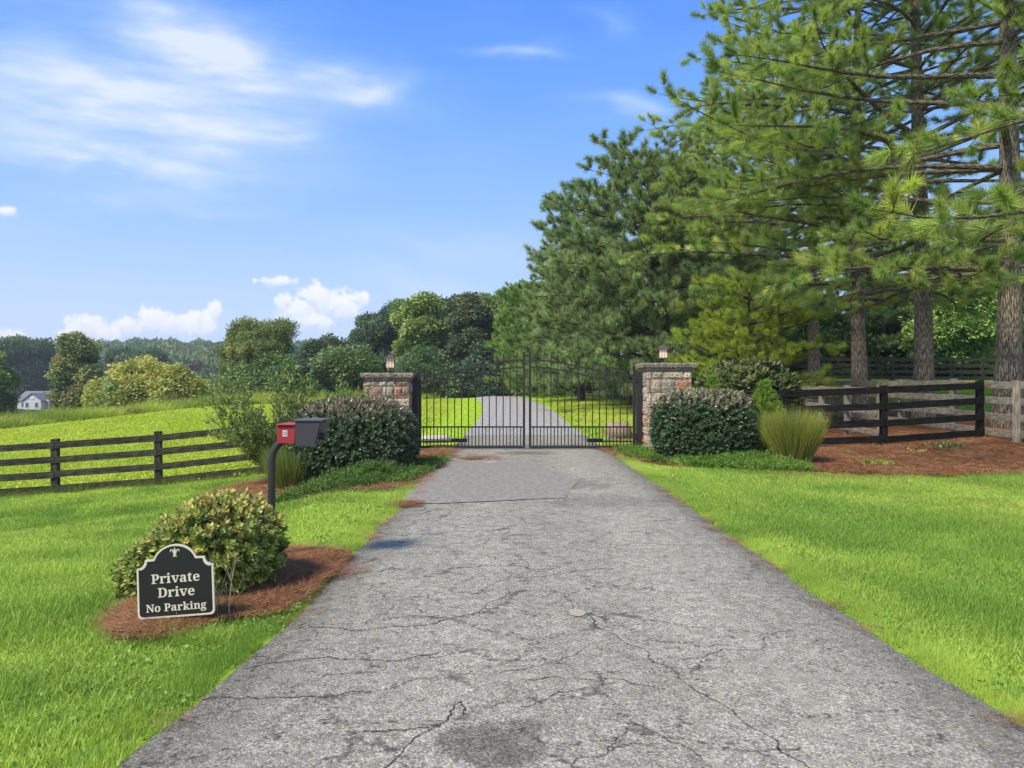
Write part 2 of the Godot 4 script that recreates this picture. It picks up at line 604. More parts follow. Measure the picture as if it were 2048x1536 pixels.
# ---------------------------------------------------------------- sky
func sky_color(dir: Vector3) -> Color:
	var e := rad_to_deg(asin(clampf(dir.y, -1, 1)))
	var stops := [[0.0, Color8(206, 222, 250)], [4.0, Color8(198, 220, 253)], [8.0, Color8(178, 210, 253)], [13.0, Color8(149, 193, 252)], [19.0, Color8(121, 174, 250)], [27.0, Color8(92, 150, 245)], [45.0, Color8(58, 112, 218)], [90.0, Color8(44, 88, 190)]]
	var c: Color = stops[0][1]
	for i in stops.size() - 1:
		if e >= stops[i][0]:
			c = (stops[i][1] as Color).lerp(stops[i + 1][1], clampf((e - stops[i][0]) / (stops[i + 1][0] - stops[i][0]), 0.0, 1.0))
	var veil := 0.0
	var cum := 0.0
	var white := Color8(246, 246, 252)
	if dir.z < -0.2:
		var u := 1024.0 + 1500.0 * dir.x / -dir.z
		var v := 768.0 - 1500.0 * dir.y / -dir.z
		var wu := u + 60.0 * nz.get_noise_2d(u * 0.35, v * 0.5)
		var wv := v + 34.0 * nz.get_noise_2d(u * 0.3 + 300.0, v * 0.6)
		for b in [[240, 230, 430, 150, 0.1, 0.42], [480, 120, 330, 110, 0.25, 0.25], [150, 200, 330, 85, 0.12, 0.62], [430, 255, 210, 50, 0.32, 0.42], [350, 60, 190, 75, 0.55, 0.62], [560, 140, 230, 45, 0.22, 0.45], [735, 188, 95, 26, -0.25, 0.62], [210, 315, 250, 26, 0.12, 0.62], [360, 305, 110, 26, -0.25, 0.35], [250, 385, 170, 20, 0.02, 0.30], [60, 60, 160, 80, 0.5, 0.22], [1048, 101, 75, 15, 0.05, 0.60], [1215, 40, 70, 26, 0.2, 0.30], [1250, 214, 90, 20, 0.12, 0.55], [925, 495, 190, 26, 0.14, 0.28], [410, 420, 150, 16, 0.1, 0.24], [850, 575, 130, 30, 0.25, 0.34], [600, 275, 60, 10, -0.05, 0.3], [1750, 120, 220, 40, 0.1, 0.4], [1500, 480, 260, 30, 0.05, 0.3], [-350, 240, 300, 70, 0.1, 0.6], [-250, 430, 260, 30, 0.1, 0.4]]:
			var dx: float = wu - b[0]
			var dy: float = wv - b[1]
			var ca := cos(b[4])
			var sa := sin(b[4])
			var p: float = (dx * ca + dy * sa) / b[2]
			var q: float = (-dx * sa + dy * ca) / b[3]
			veil += b[5] * exp(-(p * p + q * q) * 1.2)
		var st := nz2.get_noise_2d(u * 0.14 + v * 0.06, v * 0.9 - u * 0.12)
		var fine := nz.get_noise_2d(u * 0.5 + v * 0.35, v * 3.2 - u * 0.5) + 0.5 * nz2.get_noise_2d(u * 1.2 + v * 0.9, v * 6.0 - u * 1.0)
		veil *= clampf(0.80 + 0.45 * st + 0.22 * fine, 0.2, 1.2)
		veil += 0.05 * (0.5 + nz2.get_noise_2d(u * 0.2, v * 1.0))
		var best := -9.0
		var base := 0.0
		for b in [[172, 652, 52, 32], [215, 662, 40, 24], [135, 668, 34, 17], [262, 648, 46, 26], [312, 641, 52, 34], [356, 646, 44, 26], [402, 645, 44, 34], [430, 622, 22, 24], [645, 596, 60, 42], [600, 622, 62, 34], [680, 612, 55, 36], [722, 598, 22, 20], [566, 606, 26, 26], [620, 640, 70, 22], [555, 563, 55, 14], [18, 672, 50, 20], [8, 421, 38, 11], [-160, 650, 90, 40], [1500, 620, 80, 40], [1850, 600, 120, 50], [2200, 640, 90, 40]]:
			var p: float = (u - b[0]) / b[2]
			var q: float = (v - b[1]) / (b[3] * (1.0 if v < b[1] else 1.35))
			var d := 1.0 - sqrt(p * p + q * q)
			if d > best:
				best = d
				base = q
		var nn := nz.get_noise_2d(u * 2.2, v * 2.6) * 0.5 + nz.get_noise_2d(u * 6.0 + 50.0, v * 6.0) * 0.34
		if best > -0.2:
			var soft := 0.26 + 0.5 * clampf(base, 0.0, 1.0)
			cum = smoothstep(0.12, 0.12 + soft + 0.1, best + nn * 0.85) * (0.86 - 0.50 * clampf(base, 0.0, 1.0))
			white = mixc(Color8(255, 253, 252), Color8(226, 232, 250), clampf(base * 0.5 + 0.35 - nn * 0.9, 0.0, 1.0))
		veil *= smoothstep(-0.2, -0.45, dir.z)
	# the rest of the sky: the same thin cirrus and low cumulus
	var away := smoothstep(-0.55, -0.15, dir.z)
	if away > 0.0:
		var pl := Vector2(dir.x, dir.z) / (absf(dir.y) + 0.25)
		veil = lerpf(veil, 0.12 + 0.66 * smoothstep(-0.3, 0.4, nz2.get_noise_2d(pl.x * 60.0 + pl.y * 20.0, pl.y * 160.0)) + 0.05, away)
		var az := rad_to_deg(atan2(dir.x, -dir.z))
		cum = maxf(cum, away * smoothstep(0.12, 0.4, nz.get_noise_2d(az * 7.0, e * 16.0)) * smoothstep(13.0, 4.0, e) * 0.9)
	var out := mixc(c, Color8(236, 240, 253), clampf(veil * 0.88, 0.0, 0.85))
	out = mixc(out, white, cum)
	return out


func make_sky() -> PanoramaSkyMaterial:
	var fill := func(w: int, h: int, x0: int, y0: int, nx: int, ny: int) -> Image:
		var b := PackedByteArray()
		b.resize(nx * ny * 3)
		for y in ny:
			var el := PI * (0.5 - (y0 + y + 0.5) / h)
			for x in nx:
				# column 0.5 of the panorama looks along -z
				var az := TAU * ((x0 + x + 0.5) / w - 0.5)
				var c := sky_color(Vector3(sin(az) * cos(el), sin(maxf(el, 0.002)), -cos(az) * cos(el)))
				var k := (y * nx + x) * 3
				b[k] = int(clampf(c.r, 0, 1) * 255.0)
				b[k + 1] = int(clampf(c.g, 0, 1) * 255.0)
				b[k + 2] = int(clampf(c.b, 0, 1) * 255.0)
		return Image.create_from_data(nx, ny, false, Image.FORMAT_RGB8, b)
	var all: Image = fill.call(400, 200, 0, 0, 400, 200)
	all.resize(4096, 2048, Image.INTERPOLATE_CUBIC)
	var near: Image = fill.call(4096, 2048, 1630, 690, 836, 340)
	all.blit_rect(near, Rect2i(0, 0, 836, 340), Vector2i(1630, 690))
	var m := PanoramaSkyMaterial.new()
	m.panorama = ImageTexture.create_from_image(all)
	return m


# ---------------------------------------------------------------- leaf and needle shapes
# a twig of pine needles growing along +y
func needle_twig(sd: int, length: float, tufts: int, per: int, nl: float, nw: float, spread: float) -> ArrayMesh:
	var g := Geo.new()
	var r := rng(sd)
	g.col = Color(0.55, 0.42, 0.35)
	g.tube(PackedVector3Array([Vector3.ZERO, Vector3(0.01, length * 0.5, 0.01), Vector3(0, length, 0)]), PackedFloat32Array([nw * 1.1, nw * 0.9, nw * 0.5]), 4, false)
	for i in tufts:
		var y := length * (0.15 + 0.85 * float(i + 0.5) / tufts)
		for k in per:
			var a := r.randf() * TAU
			var tilt := r.randf_range(0.25, spread) * (0.75 if i == tufts - 1 else 1.0)
			var d := Vector3(cos(a) * sin(tilt), cos(tilt), sin(a) * sin(tilt))
			var w := d.cross(ball(r)).normalized()
			g.col = jit(Color(1, 1, 1), r, 0.28)
			g.face([Vector3(0, y, 0) - w * nw, Vector3(0, y, 0) + w * nw, Vector3(0, y - 0.004, 0) + d * nl * r.randf_range(0.75, 1.1) - Vector3.UP * nl * 0.0], w.cross(d))
	return g.mesh()


# a ball of separate leaves
func leaf_clump(sd: int, count: int, rad: float, ll: float, hw: float, flat := 0.75) -> ArrayMesh:
	var g := Geo.new()
	var r := rng(sd)
	for i in count:
		var p := ball(r) * rad * pow(r.randf(), 0.45)
		p.y *= flat
		var d := (ball(r) + p.normalized() * 0.7 + Vector3(0, -0.1, 0)).normalized()
		var w := d.cross(Vector3.UP + ball(r) * 0.7).normalized()
		g.col = jit(Color(1, 1, 1), r, 0.3)
		g.leaf(p, d, w, ll * r.randf_range(0.7, 1.2), hw * r.randf_range(0.8, 1.2), 0.3)
	return g.mesh()


# a short shoot with leaves round it, growing along +y
func leaf_sprig(sd: int, count: int, length: float, ll: float, hw: float, tilt: float, top := Color(1, 1, 1)) -> ArrayMesh:
	var g := Geo.new()
	var r := rng(sd)
	g.col = Color(0.5, 0.4, 0.3)
	g.bar(Vector3.ZERO, Vector3(0, length, 0), 0.003, 0.003, 0.0005)
	for i in count:
		var t := float(i + 1) / count
		var a := i * 2.4 + r.randf()
		var k := tilt * (1.1 - 0.5 * t) + r.randf_range(-0.2, 0.2)
		var d := Vector3(cos(a) * sin(k), cos(k), sin(a) * sin(k))
		var w := d.cross(Vector3.UP)
		w = (w.normalized() + ball(r) * 0.25).normalized()
		g.col = jit(mixc(Color(1, 1, 1), top, pow(t, 2.0)), r, 0.28)
		g.leaf(Vector3(0, length * t * 0.95, 0), d, w, ll * r.randf_range(0.75, 1.15), hw, 0.25)
	return g.mesh()


# a flat feathery frond, as junipers have
func frond(sd: int, length: float, subs: int, w: float) -> ArrayMesh:
	var g := Geo.new()
	var r := rng(sd)
	for i in subs:
		var t := float(i) / subs
		var y := length * t
		for s in [-1.0, 1.0]:
			var l: float = length * (0.42 * (1.0 - t) + 0.1)
			var d := Vector3(s * 0.75, 0.7, r.randf_range(-0.45, 0.45)).normalized()
			var p := Vector3(0, y, 0)
			for j in 4:
				g.col = jit(Color(1, 1, 1), r, 0.3)
				var q := p + d * l * j / 4.0
				var e := (d + ball(r) * 0.5).normalized()
				var sd2 := e.cross(ball(r)).normalized()
				g.face([q - sd2 * w, q + sd2 * w, q + e * l * 0.45], sd2.cross(e))
	return g.mesh()


func grass_patch(sd: int, size: float, blades: int, h0: float, h1: float, hw: float, lean: float, seg: int) -> ArrayMesh:
	var g := Geo.new()
	var r := rng(sd)
	for i in blades:
		var a := r.randf() * TAU
		var q := sqrt(r.randf()) * size * 0.5
		var p := Vector3(cos(a) * q, -0.008, sin(a) * q)
		var b := r.randf() * TAU
		var k := pow(r.randf(), 0.65) * lean
		var d := Vector3(cos(b) * sin(k), cos(k), sin(b) * sin(k))
		var t := r.randf()
		g.col = jit(Color(1, 1, 1), r, 0.25)
		if t > 0.95:
			g.col = Color(1.9, 1.25, 2.2)
		elif t > 0.80:
			g.col = Color(1.3, 1.12, 1.1) * g.col
		g.blade(p, d, r.randf_range(h0, h1) * (1.0 if t < 0.9 else 1.35), hw * r.randf_range(0.7, 1.2), r.randf_range(0.0, 0.5), seg)
	return g.mesh()


# ---------------------------------------------------------------- trees
# o: x, z, h, r (trunk), c0 (lowest limb), l (limb length), pw (crown taper), gap (between whorls), per (limbs in a whorl), twig, mat, col, bark, seed, size, dens, rise, droop, bias, own (limbs are parts)
func pine(called: String, label: String, group: String, o: Dictionary) -> Node3D:
	var r := rng(o.seed)
	var base := at(o.x, o.z)
	var t := thing(called, label, "pine tree", base, 0.0, group)
	var h: float = o.h
	var trunk := Geo.new()
	trunk.col = o.bark
	var pts := PackedVector3Array()
	var rad := PackedFloat32Array()
	var segs := 40 if o.get("own", false) else 14
	var lean := Vector3(r.randf_range(-0.3, 0.3), 0, r.randf_range(-0.3, 0.3))
	for i in segs + 1:
		var k := float(i) / segs
		pts.append(Vector3(lean.x * k * k + 0.06 * sin(k * 7.0 + o.seed), h * k - 0.15, lean.z * k * k + 0.06 * cos(k * 5.0 + o.seed)))
		rad.append(o.r * (pow(1.0 - k, 0.75) * 0.95 + 0.03 + 0.35 * exp(-k * h * 1.6)))
	trunk.tube(pts, rad, 20 if o.get("own", false) else 8, true, nz, 0.14)
	place("trunk", trunk.mesh(), o.barkmat, t)
	var sc := Scatter.new()
	var wood := Geo.new()
	wood.col = (o.bark as Color) * 0.8
	var y: float = o.c0
	var az := r.randf() * TAU
	while y < h - 0.3:
		var k: float = (y - o.c0) / (h - o.c0)
		for j in o.per:
			az += TAU / o.per + r.randf_range(-0.5, 0.5)
			var dir := Vector3(cos(az), 0, sin(az))
			var L: float = o.l * (pow(1.0 - k, o.pw) + 0.05) * r.randf_range(0.72, 1.12)
			if k < 0.12:
				L *= 0.75 + 2.0 * k
			L *= 1.0 + (o.get("bias", Vector3.ZERO) as Vector3).dot(dir)
			if L < 0.25:
				continue
			if r.randf() < o.get("skip", 0.0):
				continue
			var rise: float = o.rise * (0.4 + 0.9 * k) + r.randf_range(-0.16, 0.2)
			var lp := PackedVector3Array()
			var lr := PackedFloat32Array()
			var from := Vector3(lean.x * pow(y / h, 2.0), y, lean.z * pow(y / h, 2.0))
			var n := 7
			var sway := r.randf_range(-0.5, 0.5)
			var ph := r.randf() * TAU
			for i in n + 1:
				var s := float(i) / n
				var sd := dir.rotated(Vector3.UP, sway * s)
				lp.append(from + sd * L * s + Vector3.UP * L * (rise * s - o.droop * s * s * (1.0 - 0.55 * s) + 0.035 * s * sin(s * 5.0 + ph)))
				lr.append(maxf(0.008, (0.012 + 0.011 * L) * pow(1.0 - s, 0.8)))
			var into := wood
			if o.get("own", false):
				into = Geo.new()
				into.col = (o.bark as Color) * 0.75
			into.tube(lp, lr, 6, false)
			var step: float = o.size * 0.62 / o.dens
			var pos = L * o.get("bare", 0.22) + r.randf() * step
			var sidesign := 1.0
			while pos < L:
				var s = pos / L
				var fi := minf(s * n, n - 0.001)
				var p := lp[int(fi)].lerp(lp[int(fi) + 1], fi - int(fi))
				var tan := (lp[int(fi) + 1] - lp[int(fi)]).normalized()
				sidesign = -sidesign
				var sub = (0.30 * L * pow(1.0 - s, 0.7) + o.size * 0.55) * r.randf_range(0.7, 1.1)
				sub = minf(sub, 2.2)
				var sdir := (tan.rotated(Vector3.UP, sidesign * r.randf_range(0.6, 1.1)) + Vector3.UP * r.randf_range(-0.12, 0.3)).normalized()
				into.tube(PackedVector3Array([p, p + sdir * sub * 0.5, p + sdir * sub]), PackedFloat32Array([0.012, 0.009, 0.005]), 4, false)
				var q := r.randf() * 0.2
				while q < sub + 0.05:
					var e := (sdir + Vector3.UP * r.randf_range(-0.1, 0.75) + ball(r) * 0.55).normalized()
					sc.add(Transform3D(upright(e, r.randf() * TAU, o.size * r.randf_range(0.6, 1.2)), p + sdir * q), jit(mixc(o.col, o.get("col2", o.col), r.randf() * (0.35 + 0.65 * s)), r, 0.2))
					q += step * 0.8
				pos += step
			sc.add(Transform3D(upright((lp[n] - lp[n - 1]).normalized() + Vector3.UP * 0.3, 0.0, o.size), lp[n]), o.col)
			if o.get("own", false):
				place("limb", into.mesh(), o.barkmat, t)
		y += o.gap * r.randf_range(0.7, 1.3) * (1.0 - 0.35 * k)
	for i in 5:
		sc.add(Transform3D(upright(Vector3.UP + ball(r) * 0.5, i, o.size), Vector3(lean.x, h - 0.2 - 0.12 * i, lean.z)), o.col)
	if wood.v.size():
		place("limb", wood.mesh(), o.barkmat, t)
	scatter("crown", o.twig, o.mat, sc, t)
	return t


# o: x, z, h, w (crown width), c0 (crown base), r (trunk), n (lobes), leaf, size, dens, col, col2, bark, seed, shape
func broadleaf(called: String, label: String, category: String, group: String, o: Dictionary) -> Node3D:
	var r := rng(o.seed)
	var t := thing(called, label, category, at(o.x, o.z), 0.0, group)
	var h: float = o.h
	var g := Geo.new()
	g.col = o.bark
	var top := h * 0.8
	g.tube(PackedVector3Array([Vector3(0, -0.2, 0), Vector3(0.1, h * 0.3, 0), Vector3(-0.1, h * 0.55, 0.1), Vector3(0, top, 0)]), PackedFloat32Array([o.r * 1.25, o.r, o.r * 0.7, o.r * 0.2]), 9, false, nz, 0.1)
	place("trunk", g.mesh(), o.barkmat, t)
	var sc := Scatter.new()
	var lim := Geo.new()
	lim.col = o.bark
	var cy: float = (h + o.c0) * 0.5
	var ry: float = (h - o.c0) * 0.5
	var rx: float = o.w * 0.5
	for i in int(o.n * 1.7):
		var d := ball(r)
		var f := pow(r.randf(), 0.35) * r.randf_range(0.85, 1.28)
		var c := Vector3(d.x * rx * 0.72 * f, cy + d.y * ry * 0.78 * f, d.z * rx * 0.72 * f)
		if o.get("shape", "") == "cone":
			var k := clampf((c.y - o.c0) / (h - o.c0), 0.0, 1.0)
			c.x *= 1.35 * (1.0 - k * 0.8)
			c.z *= 1.35 * (1.0 - k * 0.8)
		elif o.get("shape", "") == "mound":
			c.y = o.c0 + absf(d.y) * (h - o.c0) * 0.72
		var lr: float = rx * r.randf_range(0.17, 0.38) * o.get("lobe", 1.0)
		if i < 14:
			lim.tube(PackedVector3Array([Vector3(0, lerpf(o.c0 * 0.8, top * 0.8, r.randf()), 0), Vector3(c.x * 0.5, c.y * 0.55 + o.c0 * 0.4, c.z * 0.5), c]), PackedFloat32Array([o.r * 0.38, o.r * 0.25, o.r * 0.08]), 6, false)
		var tone := jit(mixc(o.col, o.col2, r.randf()), r, 0.12)
		var cnt := int(lr * lr * 13.0 * o.dens / (o.size * o.size))
		for j in cnt:
			var e := ball(r)
			if e.y < -0.35 and r.randf() < 0.5:
				e.y = -e.y
			var p := c + Vector3(e.x, e.y * 0.78, e.z) * lr * pow(r.randf(), 0.25) * (1.0 + 0.45 * nz.get_noise_3d(e.x * 130 + i * 50, e.y * 130, e.z * 130))
			if p.y < o.c0 * 0.7:
				continue
			var b := Basis(Vector3.UP, r.randf() * TAU).rotated(ball(r), 0.5).scaled(Vector3.ONE * o.size * r.randf_range(0.7, 1.25))
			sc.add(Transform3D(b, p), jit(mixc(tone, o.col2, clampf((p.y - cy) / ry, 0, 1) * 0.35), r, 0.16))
	place("limb", lim.mesh(), o.barkmat, t)
	for i in sc.col.size():
		sc.col[i] = sc.col[i] * 2.0
	scatter("crown", o.leaf, o.mat, sc, t)
	return t


# ---------------------------------------------------------------- fences
# posts at points (x, z); boards between them on the side towards the camera
func fence(called: String, label: String, posts: Array, o: Dictionary) -> Node3D:
	var r := rng(o.seed)
	var first: Array = posts[0]
	var base := at(first[0], first[1])
	var t := thing(called, label, "fence", base, 0.0, o.get("group", ""))
	var ps: Array[Vector3] = []
	for p in posts:
		ps.append(at(p[0], p[1], p[2] if p.size() > 2 else 0.0) - base)
	var n: int = o.rails
	for i in ps.size():
		var g := Geo.new()
		var hh: float = o.h + r.randf_range(-0.01, 0.05)
		var dir := (ps[mini(i + 1, ps.size() - 1)] - ps[maxi(i - 1, 0)])
		var turn := atan2(-dir.z, dir.x)
		g.col = jit(Color(1, 1, 1), r, 0.2)
		var b := Basis(Vector3.UP, turn + r.randf_range(-0.04, 0.04)).rotated(Vector3(r.randf(), 0, r.randf()).normalized(), r.randf_range(-0.02, 0.02))
		g.box(Transform3D(b, Vector3(0, hh * 0.5 - 0.15, 0)), Vector3(o.post, hh + 0.3, o.post), 0.008)
		place("post", g.mesh(), o.mat, t, ps[i])
	for i in ps.size() - 1:
		var a := ps[i]
		var b := ps[i + 1]
		var dir := (b - a)
		var across := Vector3(-dir.z, 0, dir.x).normalized()
		if o.get("face", 1.0) < 0.0:
			across = -across
		for k in n:
			var y: float = o.low + (o.h - o.low - o.board * 0.5 - 0.03) * k / (n - 1)
			var g := Geo.new()
			g.col = jit(Color(1, 1, 1), r, 0.22)
			var lift = across * (o.post * 0.5 + 0.016)
			var p = a + lift + Vector3.UP * (y + r.randf_range(-0.012, 0.012)) + dir.normalized() * 0.004
			var q = b + lift + Vector3.UP * (y + r.randf_range(-0.012, 0.012)) - dir.normalized() * 0.004
			var d = (q - p).normalized()
			var up := across.cross(d)
			if up.y < 0.0:
				up = -up
			g.box(Transform3D(Basis(d, up, d.cross(up)), Vector3.ZERO), Vector3(p.distance_to(q), o.board * r.randf_range(0.95, 1.03), 0.026), 0.005)
			place("board", g.mesh(), o.mat, t, (p + q) * 0.5)
	return t


# ---------------------------------------------------------------- shrubs
# leaves over a rounded block; size is the half extents
func clipped_hedge(called: String, label: String, pos: Vector3, half: Vector3, o: Dictionary) -> Node3D:
	var r := rng(o.seed)
	var t := thing(called, label, o.cat, pos, o.get("turn", 0.0), o.get("group", ""))
	var tw := Geo.new()
	tw.col = Color(0.09, 0.07, 0.05)
	for i in 90:
		var d := ball(r)
		d.y = absf(d.y)
		var e := Vector3(d.x * half.x * 0.85, half.y * (0.25 + d.y * 1.55), d.z * half.z * 0.85)
		var b := Vector3(e.x * 0.35 + r.randf_range(-0.1, 0.1), 0.0, e.z * 0.35)
		tw.tube(PackedVector3Array([b, b.lerp(e, 0.5) + ball(r) * 0.06, e]), PackedFloat32Array([0.012, 0.008, 0.003]), 5, false)
	place("stem", tw.mesh(), o.barkmat, t)
	var sc := Scatter.new()
	for i in o.count:
		var d := ball(r)
		# superellipsoid: boxy with rounded shoulders
		var pw: float = o.get("pw", 4.0)
		var k := pow(pow(absf(d.x), pw) + pow(absf(d.y), pw) + pow(absf(d.z), pw), -1.0 / pw)
		var q := d * k
		var nrm := Vector3(signf(q.x) * pow(absf(q.x), pw - 1.0) / half.x, signf(q.y) * pow(absf(q.y), pw - 1.0) / half.y, signf(q.z) * pow(absf(q.z), pw - 1.0) / half.z).normalized()
		var bump := 1.0 + 0.07 * nz.get_noise_3d(q.x * half.x * 130 + o.seed, q.y * half.y * 130, q.z * half.z * 130) + 0.05 * nz.get_noise_3d(q.x * half.x * 420, q.y * half.y * 420, q.z * half.z * 420)
		var depth := 1.0 - 0.22 * pow(r.randf(), 1.6)
		var p := Vector3(q.x * half.x, half.y + q.y * half.y, q.z * half.z)
		p = Vector3(0, half.y, 0) + (p - Vector3(0, half.y, 0)) * depth * bump
		if o.has("cut"):
			p.y *= lerpf(o.cut, 1.0, smoothstep(-1.0, 0.35, q.x))
		if p.y < 0.03:
			continue
		var e := (nrm + ball(r) * 0.55 + Vector3.UP * 0.25).normalized()
		var c: Color = mixc(o.col, o.col2, r.randf())
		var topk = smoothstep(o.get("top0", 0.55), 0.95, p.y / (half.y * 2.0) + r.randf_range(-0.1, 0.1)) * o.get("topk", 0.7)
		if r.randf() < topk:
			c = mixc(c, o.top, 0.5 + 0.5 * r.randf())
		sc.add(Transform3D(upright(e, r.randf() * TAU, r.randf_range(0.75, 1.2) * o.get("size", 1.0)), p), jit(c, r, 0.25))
	scatter("foliage", o.leaf, o.mat, sc, t)
	return t


func tuft_grass(called: String, label: String, pos: Vector3, h: float, w: float, blades: int, hw: float, c1: Color, c2: Color, sd: int) -> Node3D:
	var g := Geo.new()
	var r := rng(sd)
	for i in blades:
		var a := r.randf() * TAU
		var q := sqrt(r.randf())
		var p := Vector3(cos(a), 0, sin(a)) * q * w * 0.30
		var k := 0.04 + 0.34 * q * r.randf_range(0.5, 1.2)
		var b := a + r.randf_range(-0.6, 0.6)
		var d := Vector3(cos(b) * sin(k), cos(k), sin(b) * sin(k))
		g.col = jit(mixc(c1, c2, r.randf()), r, 0.25)
		if r.randf() < 0.12:
			g.col = Color(0.22, 0.17, 0.07)
		g.blade(p, d, h * r.randf_range(0.6, 1.08), hw, r.randf_range(0.02, 0.3), 4)
	var o := place(called, g.mesh(), vmat("blade", 0.6, 0.55), self, pos)
	tag(o, label, "ornamental grass")
	return o


func juniper(label: String, poly: PackedVector2Array, count: int, hmax: float, sd: int, mesh: Mesh, mat: Material, c1: Color, c2: Color, group: String) -> void:
	var r := rng(sd)
	var lo := poly[0]
	var hi := poly[0]
	var mid := Vector2.ZERO
	for p in poly:
		lo = lo.min(p)
		hi = hi.max(p)
		mid += p / poly.size()
	var t := thing("creeping_juniper", label, "juniper", at(mid.x, mid.y), 0.0, group)
	var sc := Scatter.new()
	var k := 0
	while k < count:
		var x := r.randf_range(lo.x, hi.x)
		var z := r.randf_range(lo.y, hi.y)
		if not inside(poly, x, z):
			continue
		k += 1
		var edge := 1e9
		for i in poly.size():
			edge = minf(edge, Geometry2D.get_closest_point_to_segment(Vector2(x, z), poly[i], poly[(i + 1) % poly.size()]).distance_to(Vector2(x, z)))
		var hgt := hmax * smoothstep(-0.05, 0.7, edge) * (0.65 + 0.6 * nz.get_noise_2d(x * 55 + sd, z * 55)) * r.randf()
		var a := r.randf() * TAU
		var d := Vector3(cos(a), r.randf_range(0.15, 0.9), sin(a)).normalized()
		var c := mixc(c1, c2, 0.5 + 0.8 * nz.get_noise_2d(x * 90, z * 90) + r.randf_range(-0.2, 0.2))
		sc.add(Transform3D(upright(d, r.randf() * TAU, r.randf_range(0.7, 1.25)), at(x, z, hgt + 0.01) - t.position), jit(c, r, 0.2))
	scatter("foliage", mesh, mat, sc, t)
	var st := Geo.new()
	st.col = Color(0.12, 0.08, 0.055)
	for i in 14:
		var x := r.randf_range(lo.x, hi.x)
		var z := r.randf_range(lo.y, hi.y)
		if inside(poly, x, z):
			st.tube(PackedVector3Array([at(mid.x, mid.y, 0.02).lerp(at(x, z, 0.05), 0.4) - t.position, at(x, z, 0.08) - t.position]), PackedFloat32Array([0.015, 0.006]), 5, false)
	place("stem", st.mesh(), vmat("twig", 0.9), t)


# ---------------------------------------------------------------- masonry
func rough_stone(s: Vector3, sd: int, amp: float) -> Geo:
	var g := Geo.new()
	var h := s * 0.5
	# a subdivided block whose face is bossed and whose arrises are worn
	var nx := 4
	var ny := 4
	var grid := []
	for j in ny + 1:
		for i in nx + 1:
			var fx := float(i) / nx * 2.0 - 1.0
			var fy := float(j) / ny * 2.0 - 1.0
			var edge := maxf(absf(fx), absf(fy))
			var z := h.z - 0.016 * smoothstep(0.75, 1.0, edge) + amp * nz.get_noise_2d(fx * 60.0 * s.x * 4.0 + sd * 31.0, fy * 60.0 * s.y * 4.0 + sd * 17.0)
			var k := 1.0 - 0.02 * smoothstep(0.8, 1.0, edge) * (1.0 + nz.get_noise_2d(sd * 9.0 + i * 40.0, j * 40.0))
			grid.append(Vector3(fx * h.x * k, fy * h.y * k, z))
	for j in ny:
		for i in nx:
			var q := j * (nx + 1) + i
			g.face([grid[q], grid[q + 1], grid[q + nx + 2], grid[q + nx + 1]], Vector3.BACK, [Vector2(grid[q].x, grid[q].y), Vector2(grid[q + 1].x, grid[q + 1].y), Vector2(grid[q + nx + 2].x, grid[q + nx + 2].y), Vector2(grid[q + nx + 1].x, grid[q + nx + 1].y)])
	var m := nx + 1
	for i in nx:
		for e in [[i, i + 1, Vector3.DOWN], [ny * m + i, ny * m + i + 1, Vector3.UP]]:
			var a: Vector3 = grid[e[0]]
			var b: Vector3 = grid[e[1]]
			g.face([a, b, Vector3(b.x, b.y, -h.z), Vector3(a.x, a.y, -h.z)], e[2])
	for j in ny:
		for e in [[j * m, (j + 1) * m, Vector3.LEFT], [j * m + nx, (j + 1) * m + nx, Vector3.RIGHT]]:
			var a: Vector3 = grid[e[0]]
			var b: Vector3 = grid[e[1]]
			g.face([a, b, Vector3(b.x, b.y, -h.z), Vector3(a.x, a.y, -h.z)], e[2])
	return g


